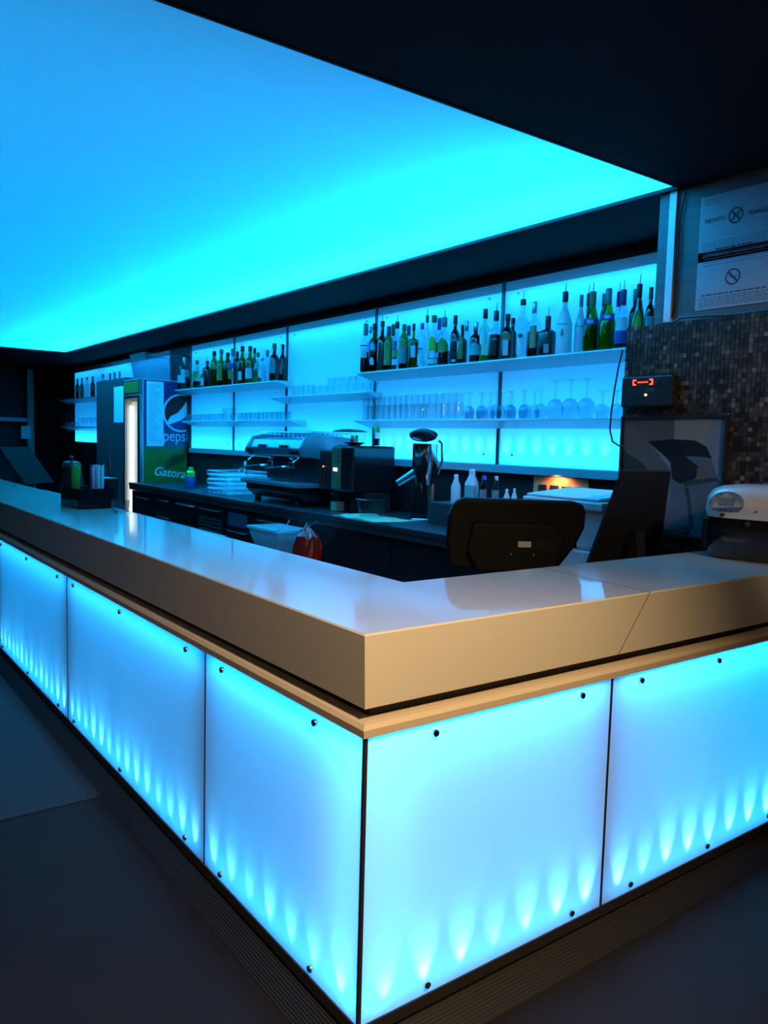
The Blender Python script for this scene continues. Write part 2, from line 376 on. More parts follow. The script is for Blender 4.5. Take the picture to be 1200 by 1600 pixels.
# ================================================================== THE BAR
XBL = -7.2          # left end of the bar
def sweep(mb, prof, end0=None, end1=None, xl=XBL, yr=YM-0.004, closed=True, mi=0, corner=True):
    """prof: (inset from the outer edge, z); runs along the left leg, mitres at the corner, runs along the right leg"""
    n = len(prof); vs = []
    for d, z in prof: vs.append((xl, d, z) if end0 is None else end0(d, z))
    if corner:
        for d, z in prof: vs.append((-d, d, z))
    for d, z in prof: vs.append((-d, yr, z) if end1 is None else end1(d, z))
    fs = []; k = 2 if corner else 1
    for j in range(k):
        for i in range(n if closed else n-1): fs.append((j*n+i, (j+1)*n+i, (j+1)*n+(i+1) % n, j*n+(i+1) % n))
    if closed: fs.append(tuple(range(n))); fs.append(tuple(k*n+i for i in range(n))[::-1])
    return mb.add(vs, fs, mi)
jt = lambda d, z: 0.935+(z-0.912)/0.188*(0.117+d/0.488*0.055)
PT = [(0.003, 1.1), (0.488, 1.1), (0.488, 1.06), (0.06, 1.06), (0.06, 0.918), (0.021, 0.918), (0.019, 0.920), (0.0, 1.096)]
t = thing('counter_slab', 'glossy beige L-shaped bar top around the near corner of the bar', 'bar top', (-0.25, 0.25, 0.912))
obj('worktop', sweep(MB(), PT, end1=lambda d, z: (-d, jt(d, z)-0.0015, z)), [M_top], t, world=True)
t2 = thing('counter_slab', 'shorter beige bar top section carrying the silver and black machine', 'bar top', (-0.25, 1.7, 0.912))
obj('worktop', sweep(MB(), PT, end0=lambda d, z: (-d, jt(d, z)+0.0015, z), corner=False), [M_top], t2, world=True)
obj('joint_seal', sweep(MB(), [(d-0.0004 if d < 0.3 else d, z+(0.0004 if z > 1.05 else 0)) for d, z in PT], end0=lambda d, z: (-d, jt(d, z)-0.0013, z), end1=lambda d, z: (-d, jt(d, z)+0.0013, z), corner=False), M_dark, t2, world=True)
bb = thing('backlit_bar', 'bar front clad in glowing frosted panels with beige rail', 'bar', (-0.25, 0.25, 0))
mcore = MB(); sweep(mcore, [(0.165, 0.0), (0.46, 0.0), (0.46, 1.058), (0.062, 1.058), (0.062, 0.854), (0.165, 0.854)])
sweep(mcore, [(0.045, 0.0), (0.165, 0.0), (0.165, 0.128), (0.034, 0.128), (0.034, 0.10), (0.045, 0.10)])
obj('core', mcore, M_dark, bb, world=True)
obj('rail', sweep(MB(), [(0.036, 0.884), (0.021, 0.881), (0.014, 0.870), (0.017, 0.850), (0.061, 0.850), (0.061, 0.884)]), M_fascia, bb, world=True)
obj('plinth_rail', sweep(MB(), [(0.026, 0.132), (0.026, 0.100), (0.045, 0.100), (0.045, 0.132)]), mat('plinth_brown', (0.020, 0.0195, 0.019), 0.5), bb, world=True)
pr = [(0.044, 0.086)]
for i in range(10):
    a = i/10.0; b = (i+0.5)/10.0
    pr += [(0.030-0.040*a, 0.085-0.085*a), (0.030-0.040*b-0.002, 0.085-0.085*b+0.002), (0.030-0.040*b+0.003, 0.085-0.085*b-0.001)]
pr += [(-0.010, 0.0), (0.044, 0.0)]
rb = obj('ribbed_kickboard', sweep(MB(), pr), mat('kickboard_brown', (0.018, 0.017, 0.0165), 0.55), bb, world=True)
PZ0, PZ1 = 0.133, 0.850
YF = 0.030
def led_row(axis, a0, a1, n, power, first=0.5):
    for i in range(n):
        a = a0+(a1-a0)*(i+0.5)/n; p = power*random.uniform(0.45, 1.4)
        if axis == 'x': spot('bar_led', (a, YF+0.030, 0.134), (random.uniform(-.06, .06), -0.24, 1), p, math.radians(46), 1.0, HOT, 0.006)
        else: spot('bar_led', (-YF-0.030, a, 0.134), (0.24, random.uniform(-.06, .06), 1), p, math.radians(46), 1.0, HOT, 0.006)
def bar_panel_left(x0, x1, studs, base, bot, top, n, label):
    W = x1-x0; xm = (x0+x1)/2
    o = obj('front_panel', sheet_y(x0, x1, YF, PZ0, PZ1), M_frost, bb, world=True); o['label'] = label
    area('bar_led_board', (xm, YF+0.128, 0.50), (W*0.94, 0.62), (0, -1, 0), 3.1*W*0.66*base)
    area('bar_led_strip', (xm, YF+0.06, 0.842), (W*0.96, 0.02), (0, -0.25, -1), 3.2*W*top)
    area('bar_led_strip', (xm, YF+0.07, 0.142), (W*0.96, 0.02), (0, -0.25, 1), 2.4*W*bot)
    led_row('x', x0+0.01, x1-0.01, n, 3.6*bot)
    for x in studs:
        for z in (0.160, 0.818): put_stud(ST_Y, o, (x, YF, z))
def bar_panel_right(y0, y1, studs, base, bot, top, n, label):
    W = y1-y0; ym = (y0+y1)/2
    o = obj('front_panel', sheet_x(-YF, y0, y1, PZ0, PZ1), M_frost, bb, world=True); o['label'] = label
    area('bar_led_board', (-YF-0.128, ym, 0.50), (W*0.94, 0.62), (1, 0, 0), 4.0*W*0.66*base, along=(0, 1, 0))
    area('bar_led_strip', (-YF-0.06, ym, 0.842), (W*0.96, 0.02), (0.25, 0, -1), 3.2*W*top, along=(0, 1, 0))
    area('bar_led_strip', (-YF-0.07, ym, 0.142), (W*0.96, 0.02), (0.25, 0, 1), 1.7*W*bot, along=(0, 1, 0))
    led_row('y', y0+0.01, y1-0.01, n, 4.6*bot)
    for y in studs:
        for z in (0.160, 0.818): put_stud(ST_X, o, (-YF, y, z))
bar_panel_left(-0.918, -0.036, (-0.245, -0.79), 0.85, 1.0, 1.0, 7, 'narrow glowing panel left of the bar corner')
bar_panel_left(-2.540, -0.926, (-1.072, -1.75, -2.42), 0.72, 0.9, 0.8, 14, 'wide glowing panel, second from the bar corner')
bar_panel_left(-4.160, -2.548, (-2.70, -3.36, -4.05), 0.68, 0.9, 0.7, 14, 'wide glowing panel at the far left of the bar')
bar_panel_left(-5.780, -4.168, (-4.31, -4.98, -5.65), 0.68, 0.9, 0.7, 14, 'wide glowing panel farthest from the bar corner')
bar_panel_right(0.036, 0.926, (0.239, 0.791), 1.2, 1.35, 1.1, 7, 'square glowing panel right of the bar corner')
bar_panel_right(0.936, 2.35, (1.07, 1.50, 1.91), 1.1, 1.2, 1.1, 11, 'wide glowing panel at the right end of the bar')
for b in [(-0.036, -0.027, 0.027, 0.036)]+[(x-0.0042, x+0.0042, YF-0.0008, YF+0.05) for x in (-0.922, -2.544, -4.164)]+[(-YF-0.05, -YF+0.0008, 0.926, 0.936)]:
    obj('panel_joint', MB().box(b[0], b[1], b[2], b[3], PZ0, PZ1), M_dark, bb, world=True)
mlf = MB(); mlf.box(XBL, -5.79, YF, YF+0.01, PZ0, PZ1); obj('end_panel', mlf, M_dark, bb, world=True)

# ================================================================== BOTTLES
GL = {'clear': M_clear2, 'pale': glass('pale_green_glass', (0.62, 0.86, 0.70)), 'green': glass('green_glass', (0.16, 0.42, 0.10)), 'lime': glass('lime_glass', (0.40, 0.62, 0.10)),
      'dgreen': mat('dark_green_glass', (0.010, 0.030, 0.010), 0.08, spec=0.7), 'dark': mat('dark_brown_glass', (0.016, 0.010, 0.008), 0.08, spec=0.7),
      'olive': glass('olive_glass', (0.40, 0.45, 0.18)), 'amber': glass('amber_glass', (0.50, 0.30, 0.08)), 'white': frosted('white_painted_glass', 0.42, (0.86, 0.88, 0.9), 0.06, 0.15)}
def solid(name, c, rough=0.5): return mat(name, c, rough, vary=0.08, scale=(90, 90, 90))
def paper(name, c): return frosted(name, 0.42, c, gloss=0.03)
LQ = {'dark': solid('dark_liquid', (0.018, 0.010, 0.008), 0.15), 'amber': solid('amber_liquid', (0.16, 0.06, 0.012), 0.15), 'green': solid('green_liquid', (0.05, 0.17, 0.012), 0.15),
      'gold': solid('gold_liquid', (0.30, 0.20, 0.03), 0.15), 'teal': solid('teal_liquid', (0.10, 0.32, 0.34), 0.15)}
LC = {'white': paper('white_label', (0.75, 0.76, 0.78)), 'blue': paper('blue_label', (0.04, 0.10, 0.42)), 'lime': paper('lime_label', (0.42, 0.60, 0.06)), 'black': paper('black_label', (0.02, 0.02, 0.025)),
      'amber': paper('amber_label', (0.50, 0.26, 0.09)), 'orange': paper('orange_label', (0.80, 0.22, 0.08)), 'teal': paper('teal_label', (0.25, 0.55, 0.55)), 'olive': paper('olive_label', (0.35, 0.38, 0.10)),
      'grey': paper('grey_label', (0.32, 0.35, 0.38)), 'pink': paper('pink_label', (0.62, 0.12, 0.22)), 'copper': paper('copper_label', (0.55, 0.33, 0.18)), 'green': paper('green_label', (0.10, 0.32, 0.08)), 'cream': paper('cream_label', (0.62, 0.58, 0.42))}
CP = {'black': M_black, 'grey': solid('grey_cap', (0.20, 0.21, 0.22), 0.35), 'silver': M_steel, 'green': solid('green_cap', (0.04, 0.16, 0.05)), 'purple': solid('purple_cap', (0.10, 0.04, 0.16)), 'blue': solid('blue_cap', (0.05, 0.12, 0.40)), 'olive': solid('olive_cap', (0.16, 0.16, 0.05)), 'copper': solid('copper_cap', (0.35, 0.14, 0.05))}
SHAPES = {  # (shoulder start, neck start) as parts of the height, neck radius, squareness
    'spirit': (0.56, 0.72, 0.36, 2.0), 'wine': (0.55, 0.72, 0.36, 2.0), 'tall': (0.60, 0.80, 0.38, 2.0), 'square': (0.56, 0.68, 0.34, 5.0), 'slope': (0.40, 0.78, 0.34, 2.0), 'flat': (0.60, 0.68, 0.24, 3.2), 'rum': (0.46, 0.76, 0.30, 2.0)}
FACE = -PI/2+0.55        # labels look towards the guests
def bottle(loc, H, R, shape, gl, label, lq=None, level=0.5, labels=(), cap='black', capf=0.14, pourer=False, group=None, word=None):
    sh, nk, nr, sq = SHAPES[shape]; rn = max(0.0095, R*nr); hb = H*(1-capf*0.55)
    t = thing('bottle', label, 'bottle', loc, random.uniform(-0.12, 0.12), group)
    dsh = nk-sh
    prof = [(R*0.86, 0.0), (R*0.97, 0.006), (R, 0.016), (R, H*sh), (R*0.97, H*(sh+dsh*.18)), (R*0.86+rn*.14, H*(sh+dsh*.42)), (R*0.42+rn*.58, H*(sh+dsh*.78)), (rn*1.04, H*nk), (rn, hb)]
    if shape == 'slope' or shape == 'rum': prof = [(R*0.86, 0.0), (R, 0.012), (R, H*sh), (R*0.94, H*(sh+dsh*.2)), (R*0.66+rn*.12, H*(sh+dsh*.5)), (R*.26+rn*.74, H*(sh+dsh*.8)), (rn, H*nk), (rn, hb)]
    sy = 0.72 if shape == 'flat' else 1.0
    obj('glass_body', MB().lathe(prof, 18, sq=sq, sy=sy), GL[gl], t, smooth=True)
    if lq:
        zt = H*level; lp = []
        for r, z in prof:
            if z < zt: lp.append((r*0.93, z+0.004))
        r2 = R
        for (ra, za), (rb2, zb) in zip(prof, prof[1:]):
            if za <= zt <= zb: r2 = ra+(rb2-ra)*(zt-za)/max(1e-6, zb-za)
        lp.append((r2*0.93, zt)); obj('liquid', MB().lathe(lp, 16, sq=sq, sy=sy), LQ[lq], t, smooth=True)
    for lb in labels:
        c, z0, z1, half = lb[:4]; top = lb[4] if len(lb) > 4 else None
        p = MB().patch(R*1.012+0.0004, H*z0, H*z1, FACE-half, FACE+half, 10, sq, top=top)
        if sy != 1.0: p.v = [(a, b*sy-0.0006, cc) for a, b, cc in p.v]
        obj('label', p, LC[c], t, smooth=True)
    zc = H*(1-capf)
    obj('cap', MB().lathe([(rn*1.12, zc), (rn*1.22, zc+0.003), (rn*1.22, H-0.004), (rn*1.1, H), (0.0, H+0.0005)], 14), CP[cap], t, smooth=True)
    if pourer:
        m = MB(); m.tube([(0, 0, H), (0.001, 0, H+0.02), (0.007, -0.004, H+0.055)], [0.005, 0.0038, 0.0028], 8)
        obj('pour_spout', m, M_steel, t, smooth=True)
    if word:
        s_, size, zf, col = word
        text('lettering', s_, size, col, t, (math.cos(FACE)*(R+0.0012), math.sin(FACE)*(R+0.0012), H*zf), (PI/2, 0, FACE+PI/2), 0.0004)
    return t
RSH = [  # px centre, px top of the cap, px width, row, shape, glass, description, options
 (572, 506, 13, 0, 'spirit', 'clear', 'clear bottle half full of dark spirit with white label', dict(lq='dark', level=.42, labels=[('white', .30, .50, .8), ('blue', .53, .56, .9)], cap='grey', capf=.24, pourer=True)),
 (579, 510, 12, 1, 'spirit', 'clear', 'clear bottle with small white label', dict(lq='teal', level=.2, labels=[('white', .2, .45, .5)], cap='silver')),
 (586, 506, 14, 0, 'spirit', 'amber', 'bottle of dark spirit with round blue and white label', dict(lq='dark', level=.5, labels=[('blue', .42, .64, .7, .5), ('white', .45, .60, .45, .4), ('white', .14, .30, .4, .4)], cap='black', capf=.13)),
 (598, 502, 12, 0, 'wine', 'dgreen', 'tall dark green bottle with pour spout', dict(cap='black', capf=.12, labels=[('black', .1, .4, .6)], pourer=True)),
 (608, 510, 12, 0, 'tall', 'olive', 'slim bottle with olive green striped label', dict(lq='dark', level=.15, labels=[('olive', .12, .62, .8), ('cream', .14, .22, .8)], cap='purple', capf=.2)),
 (615, 507, 11, 1, 'tall', 'clear', 'clear bottle with olive cap', dict(lq='dark', level=.5, cap='olive', capf=.24)),
 (621, 503, 12, 0, 'spirit', 'clear', 'clear bottle with pink and pale label', dict(labels=[('pink', .45, .60, .4), ('olive', .26, .42, .6), ('white', .10, .22, .8)], cap='black', pourer=True)),
 (632, 507, 12, 0, 'tall', 'olive', 'grey green bottle with dull amber label', dict(lq='dark', level=.3, labels=[('grey', .12, .48, .8), ('olive', .5, .64, .7)], cap='olive')),
 (639, 509, 12, 1, 'spirit', 'clear', 'clear bottle with purple cap', dict(cap='purple', capf=.22, labels=[('grey', .2, .5, .7)])),
 (647, 506, 19, 0, 'flat', 'green', 'broad shouldered green bottle with white label', dict(lq='green', level=.58, labels=[('white', .24, .50, .5)], cap='black', capf=.15)),
 (660, 505, 13, 0, 'tall', 'clear', 'pale clear bottle with white lettering band', dict(labels=[('white', .05, .30, .9), ('blue', .4, .43, .7)], cap='blue')),
 (668, 493, 10, 0, 'tall', 'clear', 'tallest slim clear bottle in the left half', dict(labels=[('white', .1, .5, .5)], cap='black', pourer=True)),
 (679, 493, 16, 0, 'spirit', 'clear', 'clear bottle with lime green label and green cap', dict(lq='teal', level=.16, labels=[('lime', .30, .58, .7, .4), ('white', .05, .14, .9)], cap='green')),
 (687, 497, 11, 1, 'tall', 'clear', 'clear bottle with blue cap', dict(cap='blue', capf=.24, labels=[('black', .3, .5, .6)])),
 (695, 496, 16, 0, 'spirit', 'clear', 'bottle with big rounded green label over brown liquid', dict(lq='dark', level=.30, labels=[('green', .26, .56, 1.0, .5)], cap='grey', capf=.2, pourer=True)),
 (712, 493, 17, 0, 'spirit', 'dark', 'dark brown bottle with grey banded label', dict(labels=[('grey', .46, .52, .8), ('white', .05, .10, .5), ('black', .14, .4, .9)], capf=.18)),
 (723, 508, 16, 0, 'square', 'dark', 'dark square bottle with amber arched label', dict(labels=[('amber', .12, .74, .62, .25), ('grey', .5, .58, .4)], capf=.12)),
 (730, 502, 11, 1, 'tall', 'clear', 'clear bottle with silver cap', dict(cap='silver', capf=.22)),
 (744, 504, 18, 0, 'spirit', 'dark', 'dark whisky bottle with pale teal label and silver cap', dict(labels=[('teal', .18, .48, .95, .25)], cap='silver', capf=.22)),
 (759, 483, 16, 0, 'spirit', 'pale', 'pale green glass bottle with large round white label', dict(lq='green', level=.12, labels=[('white', .30, .62, .8, .5)], capf=.18)),
 (776, 486, 18, 0, 'square', 'clear', 'square bottle of dark whiskey with black label', dict(lq='dark', level=.52, labels=[('black', .10, .50, .70), ('grey', .40, .44, .45)], capf=.2, pourer=True)),
 (794, 491, 15, 0, 'spirit', 'dark', 'dark bottle with orange and white label', dict(labels=[('orange', .42, .56, .8), ('white', .08, .42, .45)], capf=.15)),
 (802, 497, 12, 1, 'wine', 'dark', 'dark bottle peeking out behind the orange label', dict(capf=.14)),
 (818, 468, 19, 0, 'spirit', 'clear', 'tall clear bottle with white label and black stopper', dict(labels=[('white', .06, .38, .55), ('black', .34, .40, .3)], cap='black', capf=.10, pourer=True)),
 (836, 472, 26, 0, 'square', 'clear', 'large clear bottle of dark rum with copper label', dict(lq='dark', level=.46, labels=[('copper', .16, .56, .55)], cap='silver', capf=.20)),
 (857, 494, 19, 0, 'square', 'dark', 'black square bottle with steep neck and pour spout', dict(labels=[('grey', .06, .28, .35)], capf=.2, pourer=True)),
 (884, 456, 28, 0, 'rum', 'white', 'large white bottle with black cap and palm emblem', dict(cap='black', capf=.17, pourer=True, labels=[('copper', .27, .40, .20, .5)], word=('MALIBU', 0.020, .47, M_ink))),
 (909, 461, 19, 1, 'rum', 'white', 'second white bottle, half hidden, with grey cap', dict(cap='grey', capf=.20, word=('MALIBU', 0.016, .47, M_ink))),
 (920, 459, 7, 1, 'slope', 'dgreen', 'dark green bottle tucked behind the first bright green one', dict(capf=.2, pourer=True)),
 (927, 456, 24, 0, 'slope', 'green', 'bright green bottle with blue band and pour spout', dict(lq='green', level=.55, labels=[('blue', .44, .54, 1.0), ('white', .46, .52, .4)], cap='olive', capf=.24, pourer=True)),
 (945, 459, 14, 1, 'slope', 'green', 'green bottle half hidden between two blue banded ones', dict(lq='green', level=.5, cap='grey', capf=.22)),
 (952, 451, 22, 0, 'slope', 'lime', 'lime green bottle with blue band and grey cap', dict(lq='green', level=.5, labels=[('blue', .48, .58, 1.0), ('white', .50, .56, .4)], cap='grey', capf=.26)),
 (968, 456, 14, 1, 'slope', 'clear', 'clear bottle with dark cap behind the blue label', dict(cap='purple', capf=.25, pourer=True)),
 (975, 453, 19, 0, 'slope', 'clear', 'bottle with white label over blue label', dict(lq='dark', level=.1, labels=[('white', .30, .52, .8), ('blue', .08, .30, .9)], cap='purple', capf=.26, pourer=True)),
 (994, 452, 14, 1, 'wine', 'dgreen', 'dark green bottle behind the round green label', dict(cap='grey', capf=.2)),
 (1000, 444, 25, 0, 'slope', 'dgreen', 'dark wide bottle with arched green label', dict(labels=[('green', .20, .58, .7, .4), ('lime', .24, .50, .45, .4)], capf=.22, pourer=True)),
 (1018, 449, 15, 0, 'wine', 'dark', 'dark bottle with grey label next to the wood post', dict(labels=[('grey', .1, .5, .7)], capf=.2)),
]
LSH = [
 (282, 572, 7, 0, 'spirit', 'clear', 'small clear bottle with white label', dict(lq='dark', level=.3, labels=[('white', .3, .6, .8)], cap='copper')),
 (288, 558, 8, 0, 'spirit', 'clear', 'clear bottle with long white label', dict(labels=[('white', .2, .6, .8)], cap='silver', capf=.24)),
 (295, 560, 9, 0, 'spirit', 'clear', 'clear bottle with dark label', dict(lq='dark', level=.5, labels=[('grey', .4, .6, .8)], cap='black')),
 (301, 584, 8, 0, 'flat', 'clear', 'very short clear bottle', dict(lq='gold', level=.4, cap='grey')),
 (308, 563, 14, 0, 'slope', 'pale', 'pale green bottle with dark base', dict(lq='dark', level=.25, labels=[('olive', .35, .6, .8)], cap='olive')),
 (319, 575, 9, 0, 'spirit', 'dark', 'short dark bottle with white label', dict(labels=[('white', .1, .48, .6)])),
 (324, 564, 9, 0, 'tall', 'dark', 'short brown bottle with pour spout', dict(pourer=True, capf=.1)),
 (335, 549, 13, 0, 'tall', 'olive', 'green to amber bottle', dict(lq='amber', level=.5, cap='black', pourer=True)),
 (346, 546, 13, 0, 'spirit', 'olive', 'olive bottle with dull square label', dict(lq='dark', level=.5, labels=[('olive', .15, .55, .8)], cap='grey')),
 (356, 551, 10, 0, 'tall', 'amber', 'slim amber bottle with black cap', dict(lq='amber', level=.5, cap='black')),
 (364, 545, 11, 0, 'spirit', 'clear', 'clear bottle with gold label', dict(labels=[('amber', .15, .4, .8), ('blue', .45, .6, .7)], cap='grey', capf=.2)),
 (371, 549, 10, 1, 'tall', 'dark', 'dark slim bottle set back', dict()),
 (379, 541, 12, 0, 'wine', 'green', 'tall green bottle with small white label', dict(lq='amber', level=.55, labels=[('white', .1, .33, .5)], cap='black', pourer=True)),
 (391, 541, 13, 0, 'wine', 'green', 'green bottle with broad white label', dict(lq='gold', level=.15, labels=[('white', .12, .40, .9)], cap='black')),
 (398, 544, 10, 1, 'wine', 'green', 'green bottle set back', dict(cap='black')),
 (403, 551, 12, 0, 'slope', 'clear', 'clear cone shaped bottle with yellow base', dict(lq='gold', level=.2, cap='olive')),
 (410, 558, 13, 0, 'slope', 'clear', 'clear squat bottle with round white label', dict(labels=[('white', .15, .6, .7, .5)], cap='silver')),
 (418, 547, 9, 0, 'tall', 'clear', 'slim pale bottle with grey cap', dict(cap='grey', capf=.2)),
 (429, 537, 15, 0, 'wine', 'dark', 'dark red brown bottle with pale label', dict(labels=[('grey', .2, .55, .6)], cap='copper')),
 (442, 538, 14, 1, 'wine', 'dark', 'dark bottle with pale oval label', dict(labels=[('grey', .2, .55, .5, .4)], cap='black')),
]
def row(tbl, z, where, group):
    pos = []
    for (px, top, wpx, rw, *_) in tbl:
        y = 2.952 if rw == 0 else 3.043
        p = ony(y, px, top); R = wpx*1.28*(p-CAM).dot(-CZ)/F_PX/2
        pos.append([p, y, min(R, 0.050 if rw == 0 else 0.0355), rw])
    for rw in (0, 1):                                  # neighbours in one row must not touch
        rr_ = sorted((q for q in pos if q[3] == rw), key=lambda q: q[0].x)
        for _ in range(6):
            for a, b in zip(rr_, rr_[1:]):
                gap = b[0].x-a[0].x-0.003; k = 1.14 if max(a[2], b[2]) > 0.045 else 1.02
                if (a[2]+b[2])*k > gap:
                    f = gap/((a[2]+b[2])*k); a[2] *= f; b[2] *= f
    for (px, top, wpx, rw, shape, gl, desc, opt), (p, y, R, _) in zip(tbl, pos):
        bottle((p.x, y, z+0.0005), p.z-z, R/(1.12 if SHAPES[shape][3] > 2 else 1.0), shape, gl, desc+' '+where, group=group, **opt)
row(RSH, ZS1, 'on the long shelf', 'bottles on the long upper right shelf')
row(LSH, ZL1, 'on the left shelf', 'bottles on the upper left shelf')

# ================================================================== GLASSWARE
def tumbler(H, R, name='tumbler', cat='glass', gm=M_clear):
    t = thing(name, '', cat); p = [(R*0.80, 0.002), (R*0.84, 0.006), (R, H), (R*0.955, H), (R*0.78, 0.012), (0, 0.011)]
    obj('glass_body', MB().lathe([(0, 0.001)]+p, 14, caps=False), gm, t, smooth=True); return t
def wineglass(H, R, inverted=True):
    t = thing('wine_glass', '', 'glass'); st = H*0.46
    bowl = [(0.004, st), (R*0.55, st+0.008), (R*0.90, st+(H-st)*.28), (R, st+(H-st)*.5), (R*0.86, H), (R*0.83, H), (R*0.96, st+(H-st)*.5), (R*0.86, st+(H-st)*.29), (R*0.5, st+0.011), (0, st+0.006)]
    stem = [(0, 0.0), (R*0.80, 0.0), (R*0.80, 0.0025), (R*0.2, 0.007), (0.0042, 0.016), (0.0036, st*.6), (0.0045, st)]
    f = (lambda q: [(r, H-z) for r, z in q][::-1]) if inverted else (lambda q: q)
    obj('bowl', MB().lathe(f(bowl), 18, caps=False), M_wine, t, smooth=True); obj('stem', MB().lathe(f(stem), 12, caps=False), M_wine, t, smooth=True)
    return t
def lay(proto, pts, label, group):
    for i, p in enumerate(pts):
        o = proto if i == 0 else dup(proto, p)
        nth = ORD[i] if len(pts) <= 20 else ''
        o.location = p; o['label'] = label if len(pts) == 1 else label+', '+nth+' from the left'; o['group'] = group; o.rotation_euler.z = random.uniform(0, 6)
def pxrow(a, b, n, y, z, jit=0.004):
    x0 = ony(y, a, 640).x; x1 = ony(y, b, 640).x
    return [(x0+(x1-x0)*i/(n-1)+random.uniform(-jit, jit), y+random.uniform(-jit, jit), z+0.0005) for i in range(n)]
lay(tumbler(0.125, 0.036), pxrow(576, 717, 15, 2.95, ZS2), 'short clear tumbler in front on the lower right shelf', 'short tumblers on the lower right shelf')
lay(tumbler(0.205, 0.034), pxrow(572, 717, 17, 3.035, ZS2), 'tall clear tumbler at the back of the lower right shelf', 'tall tumblers on the lower right shelf')
lay(wineglass(0.190, 0.042), pxrow(732, 846, 6, 2.95, ZS2), 'upturned wine glass in front on the lower right shelf', 'upturned wine glasses')
lay(wineglass(0.190, 0.036), pxrow(735, 836, 7, 3.042, ZS2), 'upturned wine glass at the back of the lower right shelf', 'upturned wine glasses in the back row')
lay(wineglass(0.245, 0.056), pxrow(868, 916, 3, 2.985, ZS2), 'large upturned clear goblet near the mosaic wall', 'large upturned goblets')
lay(wineglass(0.165, 0.044), pxrow(940, 964, 2, 2.96, ZS2), 'small wide upturned glass beside the mosaic wall', 'small upturned glasses by the mosaic wall')
lay(tumbler(0.100, 0.036), pxrow(462, 486, 4, 2.96, ZSM), 'clear tumbler at the left end of the middle shelf', 'tumblers on the middle shelf')
lay(tumbler(0.082, 0.040, 'stacking_glass'), pxrow(494, 584, 9, 2.95, ZSM), 'low clear glass in the bottom layer on the middle shelf', 'low glasses on the middle shelf')
lay(tumbler(0.062, 0.040, 'dessert_glass'), [(p[0], p[1]+0.01, ZSM+0.084) for p in pxrow(516, 572, 6, 2.96, ZSM)], 'low clear glass stacked on top on the middle shelf', 'stacked glasses on the middle shelf')
lay(tumbler(0.085, 0.036), pxrow(290, 345, 9, 2.95, ZL2), 'small tumbler in the left run on the lower left shelf', 'small tumblers left run')
lay(tumbler(0.150, 0.038), pxrow(352, 364, 2, 2.97, ZL2), 'taller clear tumbler between the two runs of small ones', 'taller tumblers on the lower left shelf')
lay(tumbler(0.085, 0.036), pxrow(376, 450, 12, 2.95, ZL2), 'small tumbler in the right run on the lower left shelf', 'small tumblers right run')
lay(tumbler(0.085, 0.034), pxrow(296, 448, 17, 3.04, ZL2), 'small tumbler at the back of the lower left shelf', 'small tumblers back row')
lay(tumbler(0.150, 0.045), pxrow(126, 152, 5, 2.97, 1.655), 'clear tumbler in the distant lit niche', 'glasses in the distant niche')
lay(wineglass(0.17, 0.045), pxrow(104, 120, 3, 2.97, 1.655), 'wine glass in the distant lit niche', 'wine glasses in the distant niche')
for i, (px, top, wpx, cc) in enumerate(((121, 587, 6, 'dark'), (128, 590, 6, 'amber'), (136, 589, 6, 'clear'), (145, 588, 7, 'dark'), (161, 575, 8, 'clear'), (172, 580, 7, 'dark'), (179, 579, 7, 'dgreen'), (187, 578, 6, 'dark'))):
    p = ony(2.952, px, top); R = min(0.05, wpx*(p-CAM).dot(-CZ)/F_PX/2)
    if p.x > -10.32: continue
    bottle((p.x, 2.952, 2.1355), min(0.34, p.z-2.135), R, 'spirit', cc, '%s bottle, %s from the left in the distant lit niche' % ({'dgreen': 'dark green', 'dark': 'dark copper capped'}.get(cc, cc), ORD[i]), cap='copper', group='bottles in the distant niche')

# ================================================================== BACK COUNTER
ZK, YK = 0.95, 2.31
XK0, XK1 = -8.38, -1.45
t = thing('back_counter', 'long dark steel worktop along the backlit wall', 'worktop', ((XK0+XK1)/2, 2.7, ZK-0.045))
obj('worktop', MB().box(XK0, XK1, YK, YW+0.015, ZK-0.04, ZK), M_dsteel, t, world=True, bevel=0.003)
obj('front_apron', MB().box(XK0, XK1, YK+0.006, YK+0.03, ZK-0.085, ZK-0.041), M_dsteel, t, world=True)
M_cab = mat('dark_cabinet_front', (0.010, 0.011, 0.012), 0.35, spec=0.3)
edges = [-8.36, -7.62, -6.96, -6.36, -5.72, -5.12, -4.50, -3.70, -3.00, -2.25, -1.48]
cabd = ['with plain dark door, at the foot of the drinks fridge', 'with two dark drawers, below the green side of the fridge', 'with bright bar handle, left of the wire racks', 'with pale slotted door, below the wire racks',
        'with small glazed hatch, below the espresso machine', 'with drawer and slim handle, beside the white bin', 'behind the white waste bin', 'below the black coffee grinder', 'below the chrome ice crusher', 'hidden behind the touchscreen till']
